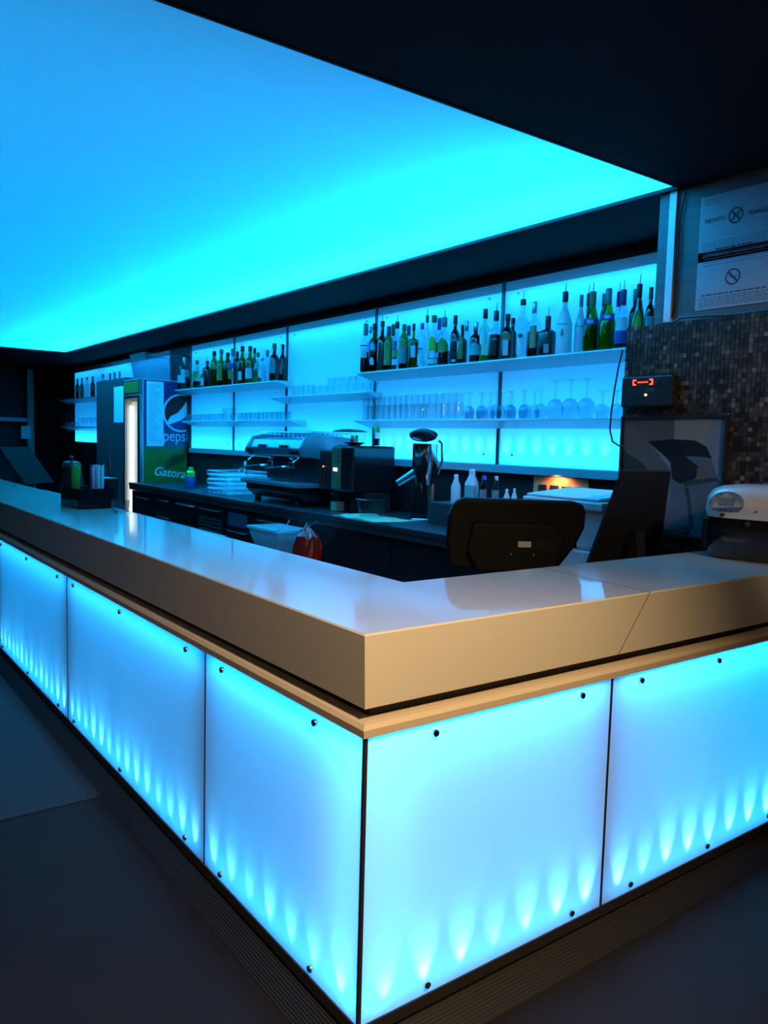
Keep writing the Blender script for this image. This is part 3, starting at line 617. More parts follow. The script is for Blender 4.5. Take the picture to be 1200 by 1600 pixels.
for i, (a, b) in enumerate(zip(edges, edges[1:])):
    c = thing('undercounter_unit', 'dark undercounter unit '+cabd[i], 'cabinet', ((a+b)/2, 2.7, 0), group='undercounter units')
    obj('body', MB().box(a+0.002, b-0.002, YK+0.055, YW, 0.0, ZK-0.088), M_dark, c, world=True)
    z0, z1 = 0.10, ZK-0.095
    if i >= 6:
        obj('door', MB().box(a+0.004, b-0.004, YK+0.032, YK+0.054, z0, z1), M_cab, c, world=True); continue
    def door(za, zb, hz, hm=M_dsteel, hw=0.5):
        d = obj('door', MB().box(a+0.008, b-0.008, YK+0.032, YK+0.054, za, zb), M_cab, c, world=True, bevel=0.003)
        xm = (a+b)/2; hl = (b-a)*hw/2
        h = MB(); h.tube([(xm-hl, YK+0.032, hz), (xm-hl, YK+0.004, hz), (xm+hl, YK+0.004, hz), (xm+hl, YK+0.032, hz)], 0.008, 8)
        obj('handle', h, hm, d, world=True, smooth=True); return d
    if i == 1 or i == 5: door(0.68, z1, 0.80); door(z0, 0.672, 0.61)
    elif i == 2: door(z0, z1, 0.80, M_steel, 0.75)
    elif i == 3:
        d = door(z0, z1, 0.80, M_dsteel, 0.7); m = MB()
        for k in range(10): m.box(a+0.05, b-0.05, YK+0.026, YK+0.032, 0.36+k*0.038, 0.38+k*0.038)
        g = obj('slats', m, mat('grey_slat', (0.06, 0.064, 0.07), 0.4), d, world=True); g['kind'] = 'stuff'
    elif i == 4:
        d = door(0.62, z1, 0.64, M_dsteel, 0.6); obj('window_pane', MB().box(a+0.10, b-0.10, YK+0.026, YK+0.032, 0.69, 0.82), mat('hatch_glass', (0.06, 0.10, 0.14), 0.06), d, world=True, bevel=0.004)
        door(z0, 0.61, 0.55, M_dsteel, 0.3)
    else: door(z0, z1, 0.78)
# waste bin clipped to the counter front, with its liner, and a red bag beside it
wb_ = thing('waste_bin', 'open white plastic waste bin with liner hooked on the counter front', 'bin', (-4.27, 2.14, 0.57))
m = MB()
def frust(m, cx, cy, z0, z1, w0, d0, w1, d1, inner=True):
    a = [(cx-w0, cy-d0, z0), (cx+w0, cy-d0, z0), (cx+w0, cy+d0, z0), (cx-w0, cy+d0, z0)]; b = [(cx-w1, cy-d1, z1), (cx+w1, cy-d1, z1), (cx+w1, cy+d1, z1), (cx-w1, cy+d1, z1)]
    m.add(a+b, [(3, 2, 1, 0)]+[(i, (i+1) % 4, (i+1) % 4+4, i+4) for i in range(4)])
    k = 0.012; c = [(p[0]+(k if p[0] < cx else -k), p[1]+(k if p[1] < cy else -k), p[2]) for p in b]; d = [(p[0]+(k if p[0] < cx else -k), p[1]+(k if p[1] < cy else -k), z0+0.01) for p in a]
    m.add(b+c, [(i, (i+1) % 4, (i+1) % 4+4, i+4) for i in range(4)]); m.add(c+d, [(i, (i+1) % 4, (i+1) % 4+4, i+4) for i in range(4)]+[(4, 5, 6, 7)])
frust(m, -4.27, 2.14, 0.57, 0.80, 0.16, 0.09, 0.25, 0.145); obj('tub', m, frosted('milky_plastic', 0.35, (0.95, 0.97, 1.0)), wb_, world=True)
m = MB()
for (x0, x1, y0, y1) in ((-4.53, -4.01, 1.985, 2.005), (-4.53, -4.01, 2.275, 2.295), (-4.53, -4.51, 2.005, 2.275), (-4.03, -4.01, 2.005, 2.275)): m.box(x0, x1, y0, y1, 0.795, 0.815)
obj('rim', m, M_white, wb_, world=True)
obj('dark_inside', MB().box(-4.48, -4.06, 2.03, 2.25, 0.755, 0.765), M_dark, wb_, world=True)  # dark sheet stands in for the shade inside the open bin
m = MB(); m.tube([(-4.40, 2.292, 0.81), (-4.40, 2.325, 0.86)], 0.006); obj('hook', m, M_steel, wb_, world=True); m = MB(); m.tube([(-4.12, 2.292, 0.81), (-4.12, 2.325, 0.86)], 0.006); obj('hook', m, M_steel, wb_, world=True)
rbag = thing('plastic_bag', 'crumpled red plastic bag hanging beside the white bin', 'bag', (-3.84, 2.16, 0.50))
m = MB(); rng = random.Random(3); pf = [(0.012, 0.36), (0.055, 0.33), (0.10, 0.29), (0.125, 0.20), (0.13, 0.10), (0.10, 0.02), (0.03, 0.0)]
m.lathe(pf[::-1], 22, sy=0.85)
m.v = [(x*(1+rng.uniform(-.16, .16)), y*(1+rng.uniform(-.16, .16)), z+rng.uniform(-.014, .014)) for x, y, z in m.v]
obj('bag_body', m, mat('red_film', (0.98, 0.012, 0.006), 0.22, spec=0.6), rbag)
m = MB(); m.tube([(-3.84, 2.16, 0.86), (-3.82, 2.24, 0.90), (-3.82, 2.318, 0.89)], 0.007); obj('tie', m, M_plast, rbag, world=True)

# ================================================================== ESPRESSO MACHINE
ex0, ex1 = -5.46, -4.46
M_esp = mat('dark_blue_enamel', (0.26, 0.29, 0.34), 0.22, metal=0.35, spec=0.6); M_espd = mat('espresso_black', (0.015, 0.016, 0.018), 0.3)
E_ = thing('espresso_machine', 'two-group dark espresso machine with glasses stacked on top', 'coffee machine', ((ex0+ex1)/2, 2.7, ZK))
for fx in (ex0+0.14, ex1-0.12):
    for fy in (2.50, 2.95): obj('foot', MB().lathe([(0.030, 0), (0.034, 0.02), (0.026, 0.05)], 12, (fx, fy, ZK)), M_black, E_, world=True, smooth=True)
obj('base_body', MB().prism([(2.42, ZK+0.115), (2.42, ZK+0.165), (3.02, ZK+0.165), (3.02, ZK+0.05), (2.50, ZK+0.05)], 0, ex0+0.05, ex1-0.02), M_espd, E_, world=True, bevel=0.006)
obj('drip_tray', MB().box(ex0-0.02, ex1+0.02, 2.395, 2.70, ZK+0.166, ZK+0.205), M_esp, E_, world=True, bevel=0.006)
m = MB()
for k in range(22): m.box(ex0+0.02+k*0.044, ex0+0.05+k*0.044, 2.42, 2.64, ZK+0.206, ZK+0.211)
g = obj('tray_grille', m, M_steel, E_, world=True); g['kind'] = 'stuff'
obj('back_body', MB().box(ex0+0.06, ex1-0.04, 2.66, 3.00, ZK+0.206, ZK+0.42), M_dsteel, E_, world=True, bevel=0.008)
obj('head', MB().prism([(2.49, ZK+0.43), (2.455, ZK+0.50), (2.50, ZK+0.575), (2.60, ZK+0.595), (3.03, ZK+0.595), (3.03, ZK+0.421), (2.62, ZK+0.421)], 0, ex0+0.02, ex1-0.03), M_esp, E_, world=True, bevel=0.012)
for x in (ex0, ex1-0.029): obj('side_cheek', MB().prism([(2.46, ZK+0.43), (2.43, ZK+0.50), (2.49, ZK+0.60), (2.62, ZK+0.628), (3.04, ZK+0.60), (3.04, ZK+0.25), (2.86, ZK+0.206), (2.80, ZK+0.40)], 0, x, x+0.028), M_esp, E_, world=True, bevel=0.008)
for gx in (ex0+0.30, ex0+0.70):
    gh = obj('group_head', MB().lathe([(0.036, 0.0), (0.040, 0.02), (0.040, 0.055), (0.030, 0.075)], 16, (gx, 2.55, ZK+0.355)), M_chrome, E_, world=True, smooth=True)
    pfm = MB(); pfm.tube([(gx, 2.55, ZK+0.345), (gx-0.03, 2.45, ZK+0.335)], 0.012); pfm.lathe([(0.034, 0.0), (0.037, 0.028)], 14, (gx, 2.55, ZK+0.322)); obj('portafilter', pfm, M_chrome, gh, world=True, smooth=True)
    hd = MB(); hd.tube([(gx-0.03, 2.452, ZK+0.335), (gx-0.05, 2.39, ZK+0.325), (gx-0.07, 2.31, ZK+0.315)], [0.014, 0.018, 0.016], 10); obj('handle', hd, M_black, gh, world=True, smooth=True)
    kp = MB()
    for k in range(5): kp.box(gx-0.08+k*0.034, gx-0.056+k*0.034, 2.452, 2.468, ZK+0.505, ZK+0.53)
    kk = obj('keypad', kp, M_steel, E_, world=True); kk['kind'] = 'stuff'
for wx in (ex0+0.06, ex1-0.10):
    wm_ = MB(); wm_.tube([(wx, 2.50, ZK+0.43), (wx-0.01, 2.44, ZK+0.38), (wx-0.015, 2.42, ZK+0.24)], 0.006, 8); obj('steam_wand', wm_, M_chrome, E_, world=True, smooth=True)
    obj('steam_knob', MB().cyl((wx, 2.47, ZK+0.475), (wx, 2.41, ZK+0.475), 0.022), M_black, E_, world=True, smooth=True)
m = MB(); zr = ZK+0.645
m.tube([(ex0+0.04, 2.58, zr), (ex1-0.05, 2.58, zr), (ex1-0.05, 3.00, zr), (ex0+0.04, 3.00, zr), (ex0+0.04, 2.58, zr)], 0.004, 6)
obj('cup_rail', m, M_chrome, E_, world=True, smooth=True)
cups = [(ex0+0.10+0.085*i+random.uniform(-.006, .006), 2.65+0.095*j, ZK+0.5955) for j in range(4) for i in range(10)]
for i, p in enumerate(cups):
    if i == 0: cup0 = tumbler(0.062, 0.036, 'espresso_glass'); cup0['group'] = 'glasses on the espresso machine'; o = cup0
    else: o = dup(cup0, p)
    o.location = p; o['label'] = 'small clear glass, %s in the %s row on top of the espresso machine' % (ORD[i % 10], ['front', 'second', 'third', 'rear'][i//10])

# ================================================================== GRINDERS AND THE THINGS AROUND THEM
G = thing('coffee_grinder', 'tall black coffee grinder with brass coloured control strip', 'grinder', (-3.98, 2.72, ZK))
obj('body', MB().box(-4.06, -3.78, 2.52, 2.95, ZK+0.17, ZK+0.545), M_blackg, G, world=True, bevel=0.02)
obj('column', MB().box(-4.00, -3.80, 2.66, 2.93, ZK, ZK+0.169), M_black, G, world=True, bevel=0.01)
fp = obj('control_strip', MB().box(-4.06, -3.93, 2.508, 2.519, ZK+0.19, ZK+0.53), mat('brass_strip', (0.22, 0.21, 0.12), 0.35, metal=0.5), G, world=True, bevel=0.003)
obj('display', MB().box(-4.025, -3.975, 2.503, 2.5075, ZK+0.335, ZK+0.36), mat('lit_display', (0.5, 0.5, 0.5), 0.3, emit=(1.0, 0.92, 0.85), estr=3.0), fp, world=True)
for k in range(3): obj('button', MB().cyl((-3.955, 2.508, ZK+0.42+k*0.035), (-3.955, 2.502, ZK+0.42+k*0.035), 0.009), M_black, fp, world=True)
obj('dosing_housing', MB().box(-4.33, -4.075, 2.56, 2.93, ZK+0.17, ZK+0.50), M_black, G, world=True, bevel=0.01)
sp = MB(); sp.tube([(-4.22, 2.545, ZK+0.36), (-4.22, 2.53, ZK+0.22)], 0.014); obj('spout', sp, mat('copper_tube', (0.45, 0.22, 0.12), 0.2, metal=1), G, world=True, smooth=True)
lamp = obj('indicator', MB().cyl((-4.26, 2.559, ZK+0.36), (-4.26, 2.553, ZK+0.36), 0.008), mat('orange_indicator', (0.6, 0.2, 0.05), 0.3, emit=(1.0, 0.25, 0.05), estr=4.0), G, world=True)
obj('hopper_neck', MB().lathe([(0.09, 0), (0.09, 0.012)], 20, (-4.16, 2.75, ZK+0.501)), M_black, G, world=True, smooth=True)
obj('hopper', MB().lathe([(0.085, 0.0), (0.135, 0.06), (0.135, 0.14)], 24, (-4.16, 2.75, ZK+0.514), caps=False), M_clear, G, world=True, smooth=True)
obj('hopper_lid', MB().lathe([(0.14, 0.0), (0.142, 0.008), (0.09, 0.022), (0.0, 0.028)], 24, (-4.16, 2.75, ZK+0.655)), M_blackg, G, world=True, smooth=True)
tp = thing('tamper', 'copper coffee tamper standing on a black saucer on the grinder', 'tamper', (-3.90, 2.62, ZK+0.5455))
obj('saucer', MB().lathe([(0.05, 0), (0.05, 0.004), (0.088, 0.022), (0.09, 0.025)], 20), M_black, tp, smooth=True)
obj('shaft', MB().lathe([(0.032, 0.005), (0.032, 0.075), (0.028, 0.082), (0, 0.083)], 18), mat('copper', (0.62, 0.33, 0.20), 0.2, metal=1), tp, smooth=True)
sb_ = thing('sauce_bottle', 'small clear bottle with green cap on the black grinder', 'bottle', (-3.815, 2.78, ZK+0.5455))
obj('glass_body', MB().lathe([(0.028, 0), (0.030, 0.01), (0.030, 0.10), (0.018, 0.13)], 14), M_clear2, sb_, smooth=True)
obj('liquid', MB().lathe([(0.026, 0.003), (0.026, 0.06)], 12), LQ['dark'], sb_, smooth=True); obj('cap', MB().lathe([(0.026, 0.11), (0.025, 0.135), (0.010, 0.165), (0, 0.167)], 12), mat('bright_green_cap', (0.10, 0.38, 0.06), 0.4), sb_, smooth=True)
jr = thing('coffee_jar', 'square clear jar half full of pale powder beside the grinder foot', 'jar', (-4.10, 2.60, ZK))
obj('glass_body', MB().lathe([(0.048, 0), (0.05, 0.006), (0.05, 0.135)], 20, sq=6.0), M_clear2, jr); obj('powder', MB().lathe([(0.045, 0.004), (0.045, 0.075)], 20, sq=6.0), mat('pale_powder', (0.45, 0.42, 0.30), 0.9), jr); obj('lid', MB().lathe([(0.052, 0.136), (0.052, 0.15)], 20, sq=6.0), M_black, jr)
ic = thing('ice_crusher', 'chrome ice crusher with open black lid and clear base', 'ice crusher', (-3.20, 2.79, ZK))
obj('base', MB().lathe([(0.115, 0.0), (0.115, 0.012), (0.10, 0.02)], 22), M_chrome, ic, smooth=True)
obj('collector', MB().lathe([(0.105, 0.021), (0.072, 0.275)], 22, caps=False), M_clear2, ic, smooth=True)
obj('column', MB().lathe([(0.030, 0.02), (0.026, 0.28)], 14, (0.05, 0.03, 0)), M_steel, ic, smooth=True)
obj('can', MB().lathe([(0.075, 0.27), (0.078, 0.33), (0.098, 0.40), (0.100, 0.575), (0.094, 0.575), (0.090, 0.41), (0, 0.40)], 24, caps=False), M_chrome, ic, smooth=True)
m = MB(); m.tube([(-0.05, -0.05, 0.36), (-0.16, -0.13, 0.27)], [0.035, 0.028], 12); obj('chute', m, M_steel, ic, smooth=True)
ld = obj('lid', MB().lathe([(0.104, 0.0), (0.106, 0.010), (0.07, 0.030), (0, 0.036)], 24), M_blackg, ic, smooth=True); ld.location = (-0.012, -0.016, 0.632); ld.rotation_euler = (0.28, 0.34, 0)
m = MB(); m.tube([(0.085, 0.055, 0.35), (0.108, 0.072, 0.45), (0.104, 0.068, 0.58), (0.088, 0.05, 0.60)], 0.010, 8); obj('handle', m, M_chrome, ic, smooth=True)
cl_ = MB(); N = 14; rng = random.Random(5)
pz = [[0.008+0.005*math.sin(i*0.9)*math.cos(j*1.3)+rng.uniform(0, .004) for j in range(N+1)] for i in range(N+1)]
vs = [(-3.74+0.60*i/N+0.015*math.sin(j*.9), 2.40+0.34*j/N+0.012*math.sin(i*1.1), ZK+pz[i][j]*(0.35 if 3 < i and j > 2 else 1)) for i in range(N+1) for j in range(N+1)]; nv = len(vs)
vs += [(x, y, ZK+0.0008) for x, y, z in vs]
cl_.add(vs, [(i*(N+1)+j, (i+1)*(N+1)+j, (i+1)*(N+1)+j+1, i*(N+1)+j+1) for i in range(N) for j in range(N)]+[(k+nv, k+nv+1, k+1, k) for k in range(N)]+[((k)*(N+1), (k+1)*(N+1), (k+1)*(N+1)+nv, k*(N+1)+nv) for k in range(N)])
cl_.shift((0, -0.075, 0))
tag(obj('bar_cloth', cl_, mat('cream_cloth', (0.62, 0.52, 0.30), 0.9, scale=(120, 120, 120), bump=0.3), smooth=True), 'cream bar cloth spread on the counter edge before the ice crusher', 'cloth')
tb = thing('plastic_tub', 'clear plastic tub on the cream cloth', 'tub', (-3.46, 2.49, ZK+0.010))
obj('tub_body', MB().lathe([(0.085, 0.0), (0.090, 0.006), (0.115, 0.135), (0.122, 0.137)], 24, caps=False), M_plast, tb, smooth=True); obj('rim', MB().lathe([(0.118, 0.134), (0.124, 0.137), (0.118, 0.142)], 24, caps=False), M_plast, tb, smooth=True)

# wire glass racks left of the espresso machine
M_rack = mat('pale_blue_wire', (0.85, 0.88, 0.92), 0.3)
def rack():
    t = thing('glass_rack', '', 'rack'); w_, d_, h_ = 0.25, 0.22, 0.042
    for z in (0.004, h_):
        m = MB()
        m.tube([(-w_, -d_, z), (w_, -d_, z), (w_, d_, z), (-w_, d_, z), (-w_, -d_, z)], 0.0045, 5); obj('frame_ring', m, M_rack, t)
    m = MB()
    for k in range(16):
        x = -w_+2*w_*k/15
        m.cyl((x, -d_, 0.004), (x, -d_, h_), 0.0022, 4); m.cyl((x, d_, 0.004), (x, d_, h_), 0.0022, 4); m.cyl((x, -d_, 0.004), (x, d_, 0.004), 0.0022, 4)
    for k in range(14):
        y = -d_+2*d_*k/13; m.cyl((w_, y, 0.004), (w_, y, h_), 0.0022, 4); m.cyl((-w_, y, 0.004), (-w_, y, h_), 0.0022, 4)
    o = obj('wire_mesh', m, M_rack, t); o['kind'] = 'stuff'; return t
r0 = rack(); nm = ['lowest', 'second lowest', 'middle', 'second highest', 'topmost']
for i in range(5):
    o = r0 if i == 0 else dup(r0, (0, 0, 0)); o.location = (-6.26+0.012*(i % 2), 2.74, ZK+0.001+i*0.047); o.rotation_euler.z = 0.03*(-1)**i
    o['label'] = 'pale wire glass rack, %s of the stack left of the espresso machine' % nm[i]; o['group'] = 'stack of wire racks'
lay(tumbler(0.075, 0.036), [(-6.30+0.10*i, 2.72+0.02*i, ZK+0.242) for i in range(4)], 'small clear glass standing on the stacked wire racks', 'glasses on the wire racks')
rr = random.Random(9)
lay(tumbler(0.05, 0.045, 'glass_bowl'), [(-6.34+0.105*i, 2.42, ZK+0.0005) for i in range(5)], 'small clear glass bowl before the wire racks', 'bowls before the wire racks')
tp_ = thing('beer_tap', 'slim white tap rising behind the wire racks', 'tap', (-6.55, 2.98, ZK))
obj('column', MB().lathe([(0.03, 0), (0.03, 0.01), (0.018, 0.02), (0.018, 0.30), (0.010, 0.33)], 14), M_white, tp_, smooth=True); m = MB(); m.tube([(0, 0, 0.24), (0, -0.06, 0.25), (0, -0.08, 0.21)], 0.007); obj('spout', m, M_chrome, tp_, smooth=True)
sbt = thing('sports_bottle', 'squat sports bottle with bright green cap beside the fridge', 'bottle', (-7.15, 2.60, ZK))
obj('body', MB().lathe([(0.06, 0), (0.066, 0.01), (0.066, 0.10), (0.045, 0.135)], 16), mat('blue_plastic', (0.05, 0.08, 0.30), 0.4), sbt, smooth=True)
obj('cap', MB().lathe([(0.05, 0.13), (0.052, 0.18), (0.03, 0.20), (0.03, 0.235), (0, 0.24)], 14), mat('neon_green', (0.25, 0.70, 0.05), 0.4), sbt, smooth=True)

# ================================================================== DRINKS FRIDGE
fx0, fx1, fy0, fy1, fz = -9.03, -8.42, 2.46, 3.08, 2.235
fr = thing('drinks_fridge', 'tall lit drinks fridge with blue and green printed side', 'fridge', ((fx0+fx1)/2, (fy0+fy1)/2, 0))
m = MB(); m.box(fx1-0.03, fx1, fy0+0.04, fy1, 0.0, fz-0.002); m.box(fx0, fx0+0.03, fy0+0.04, fy1, 0.0, fz-0.002); m.box(fx0+0.03, fx1-0.03, fy1-0.03, fy1, 0, fz-0.002); m.box(fx0+0.03, fx1-0.03, fy0+0.04, fy1-0.03, fz-0.25, fz-0.002); m.box(fx0+0.03, fx1-0.03, fy0+0.04, fy1-0.03, 0, 0.25)
obj('cabinet', m, mat('fridge_white', (0.60, 0.62, 0.64), 0.35), fr, world=True)
m = MB(); m.box(fx0, fx1, fy0, fy0+0.039, fz-0.19, fz); hdr = obj('header', m, M_steel, fr, world=True, bevel=0.004)
obj('header_print', MB().box(fx0+0.03, fx1-0.04, fy0-0.003, fy0-0.0005, fz-0.17, fz-0.025), mat('header_green', (0.22, 0.20, 0.03), 0.4), hdr, world=True)
m = MB()
for b in ((fx0, fx0+0.05), (fx1-0.09, fx1)): m.box(b[0], b[1], fy0, fy0+0.038, 0.12, fz-0.195)
m.box(fx0+0.05, fx1-0.09, fy0, fy0+0.038, fz-0.24, fz-0.195); m.box(fx0+0.05, fx1-0.09, fy0, fy0+0.038, 0.12, 0.17)
dr = obj('door_frame', m, M_steel, fr, world=True, bevel=0.004)
obj('door_glass', MB().box(fx0+0.05, fx1-0.09, fy0+0.014, fy0+0.022, 0.17, fz-0.24), glass('door_glass', (0.94, 0.96, 0.94)), dr, world=True)
obj('interior_tube', MB().cyl((fx0+0.08, fy0+0.07, 0.4), (fx0+0.08, fy0+0.07, fz-0.32), 0.014, 10), mat('fluorescent_tube', (0.9, 0.9, 0.9), 0.3, emit=(1.0, 0.97, 0.80), estr=2.2), fr, world=True, smooth=True)
obj('glow_sheet', MB().box(fx0+0.035, fx1-0.095, fy0+0.10, fy0+0.104, 0.27, fz-0.27), mat('fridge_glow', (0.8, 0.8, 0.76), 0.5, emit=(1.0, 0.95, 0.74), estr=0.5), fr, world=True)  # glowing sheet added behind the door glass to widen its lit front
# printed side: upper deep blue, lower green
def on_side(y0, y1, z0, z1, m_, name, lift=0.0015, parent=fr): return obj(name, MB().box(fx1+0.0003, fx1+lift, y0, y1, z0, z1), m_, parent, world=True)
def fade(name, c1, c2, z0, z1):
    m_ = bpy.data.materials.new(name); m_.use_nodes = True; nt = m_.node_tree; b = nt.nodes['Principled BSDF']; b.inputs['Roughness'].default_value = 0.35
    g = nt.nodes.new('ShaderNodeNewGeometry'); sx = nt.nodes.new('ShaderNodeSeparateXYZ'); mr_ = nt.nodes.new('ShaderNodeMapRange'); mr_.inputs['From Min'].default_value = z0; mr_.inputs['From Max'].default_value = z1
    mx = nt.nodes.new('ShaderNodeMix'); mx.data_type = 'RGBA'; mx.inputs['A'].default_value = c1+(1,); mx.inputs['B'].default_value = c2+(1,)
    nt.links.new(g.outputs['Position'], sx.inputs[0]); nt.links.new(sx.outputs['Z'], mr_.inputs['Value']); nt.links.new(mr_.outputs[0], mx.inputs['Factor']); nt.links.new(mx.outputs['Result'], b.inputs['Base Color']); return m_
on_side(fy0+0.05, fy1-0.003, 0.02, fz-0.01, fade('blue_green_print', (0.04, 0.17, 0.02), (0.02, 0.035, 0.17), 1.34, 1.46), 'side_print')
def side_poly(pts, m_, name, lift):
    k = len(pts); vs = [(fx1+lift, y, z) for y, z in pts]+[(fx1+lift-0.0012, y, z) for y, z in pts]
    return obj(name, MB().add(vs, [tuple(range(k)), tuple(range(k, 2*k))[::-1]]+[(i, i+k, (i+1) % k+k, (i+1) % k) for i in range(k)]), m_, fr, world=True)
gy, gz, gr = 3.00, 1.83, 0.245
arc = lambda a0, a1, r, n=28, lim=fy1-0.004: [(min(lim, gy+r*math.cos(a0+(a1-a0)*i/n)), gz+r*math.sin(a0+(a1-a0)*i/n)) for i in range(n+1)]
gb = (fy1-0.004, gz)
W_ = mat('print_white', (0.72, 0.76, 0.80), 0.35); RD = mat('print_red', (0.20, 0.003, 0.006), 0.35); BL = mat('print_blue', (0.02, 0.04, 0.20), 0.35)
side_poly(arc(0.3, 2*PI-0.3, gr), W_, 'emblem_disc', 0.003)
side_poly(arc(0.25*PI, 1.18*PI, gr*0.90)+[(2.86, gz-0.045), (2.95, gz+0.0), (3.02, gz+0.075), (fy1-0.004, gz+0.165)], RD, 'emblem_top', 0.0045)
side_poly(arc(1.24*PI, 1.72*PI, gr*0.90)+[(fy1-0.004, gz-0.03), (3.00, gz-0.09), (2.90, gz-0.13)], BL, 'emblem_bottom', 0.0045)
text('lettering', 'pepsi', 0.20, W_, fr, (fx1-fr.location.x+0.004, 2.93-fr.location.y, 1.53), (PI/2, 0, PI/2), sx=0.82)
text('lettering', 'Gatorade', 0.155, W_, fr, (fx1-fr.location.x+0.004, 2.92-fr.location.y, 1.055), (PI/2, 0.10, PI/2), shear=0.25, sx=0.95, offset=0.002)
side_poly([(2.80, 1.11), (3.02, 1.20), (3.07, 1.32), (2.90, 1.29), (2.78, 1.17)], mat('print_dark_green', (0.015, 0.07, 0.02), 0.4), 'print_shadow', 0.003)
nt_ = tag(obj('price_sheet', MB().box(fx1+0.0065, fx1+0.0085, 2.545, 2.765, 1.40, 2.21), M_paper), 'long white paper sheet taped to the fridge side', 'paper')
ln = MB(); rr = random.Random(2)
for k in range(34): ln.box(fx1+0.0087, fx1+0.0092, 2.565, 2.565+rr.uniform(.08, .17), 2.16-k*0.021, 2.165-k*0.021)
o = obj('printed_lines', ln, mat('faint_ink', (0.35, 0.38, 0.42), 0.8), nt_); o['kind'] = 'stuff'
bn = thing('storage_bin', 'large clear plastic bin standing on the drinks fridge', 'bin', (-8.68, 2.78, fz+0.001))
def openbox(w0, d0, w1, d1, h):
    m = MB(); a = [(-w0, -d0, 0), (w0, -d0, 0), (w0, d0, 0), (-w0, d0, 0)]; b = [(-w1, -d1, h), (w1, -d1, h), (w1, d1, h), (-w1, d1, h)]
    return m.add(a+b, [(3, 2, 1, 0)]+[(i, (i+1) % 4, (i+1) % 4+4, i+4) for i in range(4)])
obj('bin_body', openbox(0.24, 0.22, 0.28, 0.26, 0.33), glass('smoky_plastic', (0.55, 0.62, 0.68), 1.9, 0.35), bn)
m = MB(); m.tube([(-.285, -.265, .33), (.285, -.265, .33), (.285, .265, .33), (-.285, .265, .33), (-.285, -.265, .33)], 0.009, 6); obj('rim', m, M_plast, bn)
# tall wood cabinet left of the fridge with a notice
wc = thing('tall_cabinet', 'tall dark wood cabinet left of the drinks fridge', 'cabinet', (-9.65, 2.78, 0))
obj('carcass', MB().box(-10.22, -9.04, 2.49, 3.05, 0, 2.28), M_woodv, wc, world=True)
for (a, b) in ((-10.215, -9.635), (-9.625, -9.045)):
    d = obj('door', MB().box(a, b, 2.47, 2.489, 0.08, 2.27), M_woodv, wc, world=True, bevel=0.003); obj('handle', MB().box(-9.66 if a < -10 else -9.61, -9.65 if a < -10 else -9.60, 2.45, 2.469, 1.0, 1.2), M_steel, d, world=True)
p0, p1 = ony(2.468, 178, 605), ony(2.468, 193, 660)
tag(obj('notice', MB().box(p0.x, p1.x, 2.466, 2.4685, p1.z, p0.z), M_paper), 'white notice sheet on the tall dark wood cabinet', 'paper')

# ================================================================== FAR LEFT END OF THE ROOM
dk = thing('curtain', 'heavy black curtain hanging at the far end of the room', 'curtain', (-14.3, 2.2, 0))
m = MB(); pts = [(-14.55+0.06*math.sin(k*1.7), 1.55+0.105*k/2*0.55) for k in range(52)]
y1_ = onx(-14.5, 88, 600).y; y0_ = onx(-14.5, 56, 600).y
pts = [(-14.5+0.05*math.sin(k*1.3), y0_+(y1_-y0_)*k/40) for k in range(41)]
m.add([(x, y, z) for z in (0.0, ZC-0.002) for x, y in pts], [(k, k+1, k+42, k+41) for k in range(40)]); m.add([(x-0.03, y, z) for z in (0.0, ZC-0.002) for x, y in pts], [(k+1, k, k+41, k+42) for k in range(40)])
obj('fabric', m, mat('black_curtain', (0.010, 0.010, 0.012), 0.95), dk, world=True, smooth=True)
pa, pb = onx(-14.6, 43, 600).y, onx(-14.6, 53, 600).y
tag(obj('wooden_post', MB().box(-14.7, -14.6, pa, pb, 0, ZC-0.05), mat('warm_lit_wood', (0.50, 0.36, 0.28), 0.6)), 'wooden post at the far left of the room', 'post')  # wood colour lightened to stand in for warm light on the post
ya = onx(-14.8, -60, 655).y; zb_ = onx(-14.6, 20, 654).z
ws = thing('far_shelf', 'bluish shelf edge left of the wooden post', 'shelf', (-14.8, (ya+pa)/2, zb_-0.05)); obj('board', MB().box(-14.98, -14.58, ya, pa-0.01, zb_-0.05, zb_+0.02), mat('blue_grey_board', (0.35, 0.40, 0.48), 0.4), ws, world=True)
nb = onx(-14.59, 42, 673); tag(obj('wall_notice', MB().box(-14.598, -14.592, nb.y-0.10, nb.y+0.07, nb.z-0.15, nb.z+0.09), M_white), 'small white square notice beside the wooden post', 'notice')
# till at the far end of the bar (a tilted screen) and a dark coffee press
ft = thing('tilted_screen', 'dark tilted till screen at the far left end of the bar', 'screen', (-6.75, 0.76, 0.95)); 
m = MB(); m.prism([(-0.16, 0.10), (-0.14, 0.09), (0.13, 0.42), (0.11, 0.44)], 0, -0.22, 0.22); obj('screen', m, mat('matt_black', (0.010, 0.010, 0.010), 0.8, spec=0.1), ft, bevel=0.004)
obj('stand', MB().box(-0.06, 0.06, -0.05, 0.05, 0.0, 0.25), M_black, ft); obj('base', MB().box(-0.15, 0.15, -0.12, 0.12, 0.0, 0.02), M_black, ft, bevel=0.005); ft.rotation_euler.z = 2.3
ub = thing('underbar_shelf', 'dark service shelf behind the left leg of the bar', 'worktop', (-5.0, 0.75, 0)); obj('board', MB().box(-7.2, -2.9, 0.50, 1.04, 0.91, 0.949), M_dsteel, ub, world=True); 
for x in (-7.1, -5.0, -3.0): obj('leg', MB().box(x-0.03, x+0.03, 0.94, 1.0, 0, 0.909), M_dsteel, ub, world=True)
pc = ony(0.72, 112, 740); jg = thing('coffee_press', 'dark jug with glass handle behind the straw box', 'jug', (pc.x, 0.72, 0.95))
